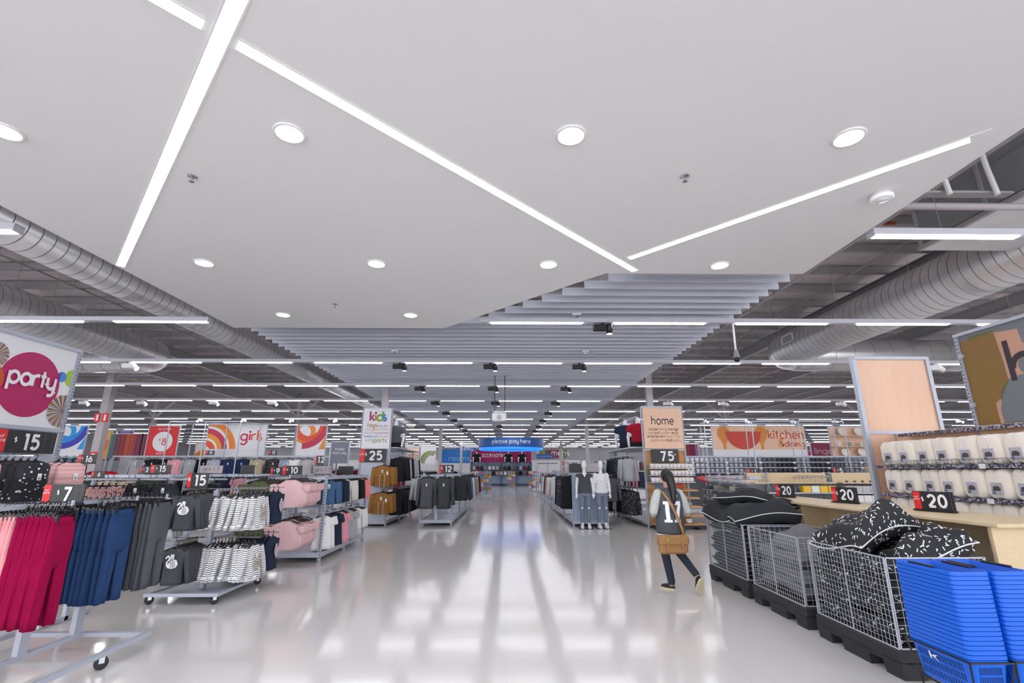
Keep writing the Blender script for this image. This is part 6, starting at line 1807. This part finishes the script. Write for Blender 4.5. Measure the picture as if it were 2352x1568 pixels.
# glassware gondola ends
glass_m = mat('clear_glass', '#e9eef2', .05, trans=.85, alpha=.55)
gl_me = MB().lathe([(.028,0),(.032,.11),(.036,.13),(.033,.13),(.029,.01)], 12).mesh('glass', True)
wine_me = MB().lathe([(.034,0),(.006,.008),(.005,.075),(.03,.10),(.036,.14),(.030,.17),(.028,.17),(.033,.14),(.027,.105)], 12).mesh('glass', True)
box_me = MB().bevbox(-.1,.1,-.1,.1,0,.16,.004).mesh('carton')
M_yel = mat('carton_yellow', '#e0b82c', .5); M_cart = mat('carton_grey', '#b9b6b8', .6, var=.25, vscale=30); M_cartw = mat('carton_white', '#dedcdc', .5)
def glass_bay(x0, x1, y, lab, kind):
    t = thing('glassware_bay', 'plywood topped shelving bay %s' % lab, 'shelf', ((x0+x1)/2,y,0))
    w_ = (x1-x0)/2
    for x in (-w_,w_): upright(t, x, .2, 1.46)
    MB().box(-w_,w_,.1,.12,1.2,1.44).out('ply_backboard', M_wood, t)
    MB().box(-w_,w_,-.32,.12,1.17,1.2).out('ply_shelf', M_wood, t)
    for z in (.95,.72,.48,.22): MB().box(-w_,w_,-.4,.12,z-.03,z).out('shelf', M_metal, t)
    MB().box(-w_,w_,.12,.14,.05,1.2).out('back_panel', M_wallg, t)
    n = int((x1-x0)/.105)
    for i in range(n):
        X = x0+.08+i*.105
        if kind == 0:
            if i > n*.45:
                o = put('wine_glass', wine_me, glass_m, None, (X,y-.2,1.201)); tag(o, 'clear wine glass on the plywood shelf %s' % lab, 'glass', 'wine glasses %s' % lab)
            o = put('tumbler', gl_me, glass_m, None, (X,y-.33,.951)); tag(o, 'clear tumbler on the upper metal shelf %s' % lab, 'glass', 'tumblers upper %s' % lab)
            o = put('tumbler', gl_me, glass_m, None, (X,y-.33,.721)); tag(o, 'clear tumbler on the lower metal shelf %s' % lab, 'glass', 'tumblers lower %s' % lab)
        if kind == 1 and i % 2 == 0:
            for zi, z in enumerate((.95,.72,.48)):
                o = put('carton', box_me, (M_cart, M_cartw)[zi % 2], None, (X+.04,y-.28,z+.001)); tag(o, 'printed carton on the %s shelf of the bay %s' % (('upper','middle','lower')[zi], lab), 'carton', 'cartons %s %s row' % (lab, ('upper','middle','lower')[zi]))
                if zi == 0:
                    o = put('tumbler', gl_me, mugc[2], None, (X+.04,y-.28,z+.163)); tag(o, 'dark tumbler on top of a carton %s' % lab, 'glass', 'dark tumblers %s' % lab)
    return t
glass_bay(6.5, 8.65, 13.4, 'beside the shopper', 0)
glass_bay(8.75, 10.9, 13.3, 'behind the counter signs', 1)
for i in range(4):
    o = put('carton', box_me, M_yel if i != 1 else M_cartw, None, (7.75+i*.22,13.02,.951)); tag(o, '%s carton beside the tumblers behind the far $20 sign' % ('yellow' if i != 1 else 'white'), 'carton', 'cartons behind the $20 sign')
price_sign((8.05,16.2,1.36), 0, .42, .2, '1', 'small black $1 sign by the glassware'); price_sign((11.0,16.4,1.38), 0, .42, .22, '5', 'small black $5 sign by the plate display')
t = thing('sign_table', 'grey table carrying the small $1 and $5 signs', 'table', (9.5,16.3,0)); MB().box(-2.2,2.2,-.3,.3,1.30,1.345).out('table_top', M_metal, t)
for x in (-2.1,2.1): MB().box(x-.03,x+.03,-.03,.03,0,1.30).out('leg', M_metal, t)
t = thing('board_table', 'grey table of stacked wooden boards', 'table', (13.6,17.6,0)); MB().box(-1.0,1.0,-.35,.35,1.42,1.46).out('table_top', M_metal, t)
for x in (-.9,.9): MB().box(x-.03,x+.03,-.03,.03,0,1.42).out('leg', M_metal, t)
brd = MB().bevbox(-.22,.22,-.15,.15,0,.022,.006).mesh('chopping_board')
for i in range(3):
    for s in range(7):
        o = put('chopping_board', brd, M_wood, None, (12.95+.5*i,17.5,1.461+.0235*s), rnd.uniform(-.1,.1)); tag(o, 'wooden chopping board in the %s stack by the plate display' % ordn[i], 'board', 'chopping boards stack %s' % ordn[i])
# plate display
t = thing('plate_display', 'peach panel with shelves of plates and cups', 'display rack', (14.5,20.3,0))
for x in (-1.08,1.08): upright(t, x, 0, 3.27)
MB().box(-1.05,1.05,0,.03,1.95,3.25).out('panel', M_peach, t); MB().box(-1.08,1.08,-.02,.04,3.24,3.28).out('frame_top', M_metal, t)
for z in (2.88,2.45,2.05): MB().box(-1.1,1.2,-.32,0,z-.03,z).out('shelf', M_wood, t)
for zi, z in enumerate((2.881,2.051)):
    for i in range(3):
        o = put('plate', plate_me, M_mug, None, (13.85+i*.68,20.12,z+.16)); o.rotation_euler = (R(72),0,0); o.scale = (1.35,1.35,1.35); tag(o, '%s white plate standing on the %s display shelf' % (ordn[i], ('top','bottom')[zi]), 'plate', 'standing plates')
cup = MB().lathe([(.06,0),(.062,.06),(.075,.10),(.078,.17),(.07,.17),(.066,.1),(.05,.01)], 16).mesh('cup', True)
for i in range(5):
    o = put('cup', cup, mugc[(0,5,7,3,0)[i]], None, (13.65+i*.45,20.1,2.451)); tag(o, '%s cup on the middle plate display shelf, %s from the panel edge' % (mugn[(0,5,7,3,0)[i]], ordn[i]), 'cup', 'cups on the plate display')
bt = banner('dark red lingerie banner past the kitchen banner', (16.9,26,1.95), 0, 1.6, .95, mat('banner_wine','#7a2440',.6)); letters(bt, 'lingerie', -.6, .4, .2, mat('wine_pale','#b08a96',.6), -.004, .2, 'l')
bt = banner('magenta lounge banner beside the lingerie banner', (16.6,28,1.95), 0, 1.8, .6, M_mag); letters(bt, 'lounge', -.6, .15, .2, M_print, -.004, .24, 'l')

# ================================================================== FAR END
t = thing('checkout_canopy', 'round blue please pay here canopy hung over the aisle', 'sign', (.35,37,2.95))
M_bluec = mat('canopy_blue', '#1d5aa6', .4); M_bluel = mat('canopy_glow', '#1f6fe0', .4, emit=.9)
def ring_wall(r, z0, z1, m, name, th=.05):
    mb = MB(); N = 56
    mb.loft([[(r*math.cos(2*PI*j/N), r*math.sin(2*PI*j/N), z) for j in range(N)] for z in (z0,z1)], False)
    mb.loft([[((r-th)*math.cos(2*PI*j/N), (r-th)*math.sin(2*PI*j/N), z) for j in range(N)] for z in (z1,z0)], False)
    for z, fl in ((z0,1),(z1,0)):
        mb.loft([[(q*math.cos(2*PI*j/N), q*math.sin(2*PI*j/N), z) for j in range(N)] for q in ((r-th,r) if fl == 0 else (r,r-th))], False)
    return mb.out(name, m, t, True)
ring_wall(2.45, .22, .78, M_bluec, 'band'); ring_wall(2.38, .0, .16, M_bluel, 'lower_ring'); ring_wall(2.40, .16, .22, M_bluec, 'joint_ring')
tm, tw = text_mb('please pay here', .17, .2); tm.v = [(2.46*math.sin((x-tw/2)/2.46), -2.46*math.cos((x-tw/2)/2.46), z+.42) for x, y, z in tm.v]; tm.out('lettering', M_print, t)
for x in (-1.7,1.7): MB().tube([(x,0,.78),(x,0,3.33)], .02, 6).out('suspension_rod', M_dgrey, t)
for x in (-2.3,2.3): MB().bar((x,-.6,0),(x,.6,0),.05).out('cross_tie', M_bluec, t)
M_curt = stripes_mat('magenta_curtain', '#c01a6a', '#a1125a', .28, .5, 0, .6)
bt = banner('magenta accessories wall banner at the far end of the aisle', (-.5,50,2.3), 0, 6.0, 1.25, M_curt, False, legs=True); letters(bt, 'accessories', -.8, .5, .30, M_print, -.006, .26, fit=2.3)
t = thing('accessory_wall', 'blue-grey wall fixture of bags at the far end of the aisle', 'display rack', (-.5,49.6,0))
M_fix = mat('fixture_navy', '#46566e', .5)
MB().box(-3.0,3.0,.2,.25,0,2.3).out('back_panel', mat('fixture_pale','#9fb4cc',.5), t)
for i in range(5): MB().box(-3.0+i*1.5-.03,-3.0+i*1.5+.03,-.3,.25,0,2.3).out('upright', M_fix, t)
for z in (.25,1.05,1.55,2.28): MB().box(-3.0,3.0,-.3,.2,z-.03,z).out('shelf', M_fix, t)
bag_mb = MB(); bag_mb.loft([[(.15*k*math.cos(2*PI*j/12), .08*k*math.sin(2*PI*j/12), z) for j in range(12)] for z, k in ((0,.8),(.05,1),(.2,1.05),(.33,.8),(.38,.35))]); bag_me = bag_mb.mesh('bag', True)
strap_me = MB().tube([(-.06,0,.36),(-.05,0,.46),(0,0,.5),(.05,0,.46),(.06,0,.36)], .012, 6).mesh('strap')
for zi, z in enumerate((1.05,1.551)):
    for i in range(15):
        c_ = (i*5+zi*3) % 12
        o = put('handbag', bag_me, cloth(allc[c_]), None, (-3.2+i*.385,49.5,z)); tag(o, '%s bag on the %s shelf of the far accessory wall' % (cname[c_], ('lower','upper')[zi]), 'bag', '%s bags %s accessory shelf' % (cname[c_], ('lower','upper')[zi])); put('strap', strap_me, M_blk, o)
for x, lab in ((-2.95,'leftmost'),(.2,'middle'),(1.55,'rightmost')): torso('%s dark dressed torso form on the accessory wall' % lab, (x,49.5,2.29), 0, M_blk, 1.7)
M_fit = mat('fitting_blue', '#1f78d0', .5)
bt = banner('blue fitting rooms banner left of the accessories', (-5.2,49.8,2.2), 0, 3.2, 1.35, M_fit, False, legs=True); letters(bt, 'fitting', .3, .8, .3, M_b4, -.006, .14); letters(bt, 'rooms', .5, .25, .32, mat('pale_blue','#9fd0f4',.5), -.006, .16)
bt = banner('dark blue entry sign beside the fitting rooms', (-3.6,44,3.1), 0, 1.8, .42, mat('entry_blue','#3a5a92',.5), False); letters(bt, 'entry', .2, .13, .15, M_print, -.006, .16)
for x in (-.7,.7): MB().tube([(x,.01,.42),(x,.01,3.2)], .015, 6).out('suspension_rod', M_dgrey, bt)
bt = banner('rainbow mens banner on the far wall', (4.55,50,2.7), 0, 3.2, .8, M_rain, False, legs=True); letters(bt, 'mens', .9, .28, .33, M_print, -.006, .22)
bt = banner('small blue customer service sign hung before the mens banner', (3.6,46,2.55), 0, 1.6, .42, mat('service_blue','#2f57a0',.5), False); letters(bt, 'customer service', 0, .16, .07, M_print, -.006, .16)
for x in (-.6,.6): MB().tube([(x,.01,.42),(x,.01,3.7)], .015, 6).out('suspension_rod', M_dgrey, bt)
for j, x in enumerate((4.05,5.05)):
    d = struct(MB().box(x-.47,x+.47,54.9,54.97,0,2.2).out('door_%d' % (j+1), mat('door_white','#d9d9de',.5))); MB().box(x+(.36 if j == 0 else -.4),x+(.4 if j == 0 else -.36),54.85,54.9,1.0,1.2).out('door_handle', M_chrome, d)
struct(MB().box(3.45,5.65,54.93,54.99,2.2,2.3).out('trim_1', M_grey))
t = thing('hydrant_sign', 'small red hydrant sign beside the far white doors', 'sign', (6.3,55.0,1.5)); MB().lathe([(.3,0),(.3,.03)],20).xform(Matrix.Rotation(PI/2,4,'X')).out('disc', M_red, t); MB().box(-.12,.12,-.03,0,.5,1.0).out('plate', M_red, t)
# left wall posters of coloured balls
for x, cs, lab in ((-22.6,('#4a9aa8','#5ab0bc'),'teal ball poster beyond the near column'),(-20.9,('#e8922e','#d8701e','#e8a43e'),'orange ball poster beyond the near column'),(-20.0,('#8a6ab8','#a586c8','#7a5aa8'),'violet ball poster beyond the near column')):
    bt = banner(lab, (x,26,2.0), 0, .8, 1.5, mat('poster_ink','#2c4058',.6)); a = Art(bt, (-.4,.4,0,1.5), -.002)
    for i, cc in enumerate(cs): a.disc(0, .35+i*.5, .3, mat('ball'+cc[1:], cc, .5))
# sports corner and small colourful stands down the aisle
bt = banner('white sports sign with green arc at the far left', (-8.3,44,2.1), 0, 1.1, 1.3, M_peach); letters(bt, 'sports', 0, .6, .16, M_dgrey, -.005, .24, fit=.9)
bt = banner('green swirl panel beside the sports sign', (-7.0,44.5,2.1), 0, 1.4, 1.5, M_party); Art(bt, (-.7,.7,0,1.5), -.002).ring(.2,.2,.5,.9,cols['gre'],60,180); Art(bt, (-.7,.7,0,1.5), -.006).ring(.6,-.1,.9,1.2,cols['gry'],60,180)
cardc = [mat('card_%d' % i, c_, .5) for i, c_ in enumerate(('#c95a7a','#e0b040','#5a8ab0','#d8d4cf','#7a9a5a','#8a6a9a','#c97a4a'))]
cardn = ['pink','yellow','blue','white','green','violet','orange']
card_me = MB().box(-.07,.07,-.01,.01,0,.17).mesh('packet')
for si, (x, y, lab) in enumerate(((-1.25,31.5,'left of the aisle'),(-2.1,35,'left before the checkout canopy'),(.4,40,'below the checkout canopy'),(1.9,36,'right before the checkout canopy'))):
    t = thing('spinner_stand', 'wire stand of small coloured packets %s' % lab, 'display rack', (x,y,0))
    MB().box(-.3,.3,-.3,.3,0,.08).out('base', M_metal, t); MB().box(-.03,.03,-.03,.03,.08,1.5).out('pole', M_metal, t)
    for z in (.3,.55,.8,1.05,1.28): MB().box(-.32,.32,-.32,.32,z-.01,z).out('tray', M_metal, t)
    for zi, z in enumerate((.3,.55,.8,1.05,1.28)):
        for i in range(4):
            c_ = (i*2+zi*3+si) % 7
            o = put('packet', card_me, cardc[c_], None, (x-.24+.16*i,y-.28,z+.001)); tag(o, '%s packet on the wire stand %s' % (cardn[c_], lab), 'packet', '%s packets %s' % (cardn[c_], lab))
            o = put('packet', card_me, cardc[(c_+2) % 7], None, (x+.29,y-.2+.13*i,z+.001), PI/2); tag(o, '%s packet on the flank of the stand %s' % (cardn[(c_+2) % 7], lab), 'packet', '%s flank packets %s' % (cardn[(c_+2) % 7], lab))
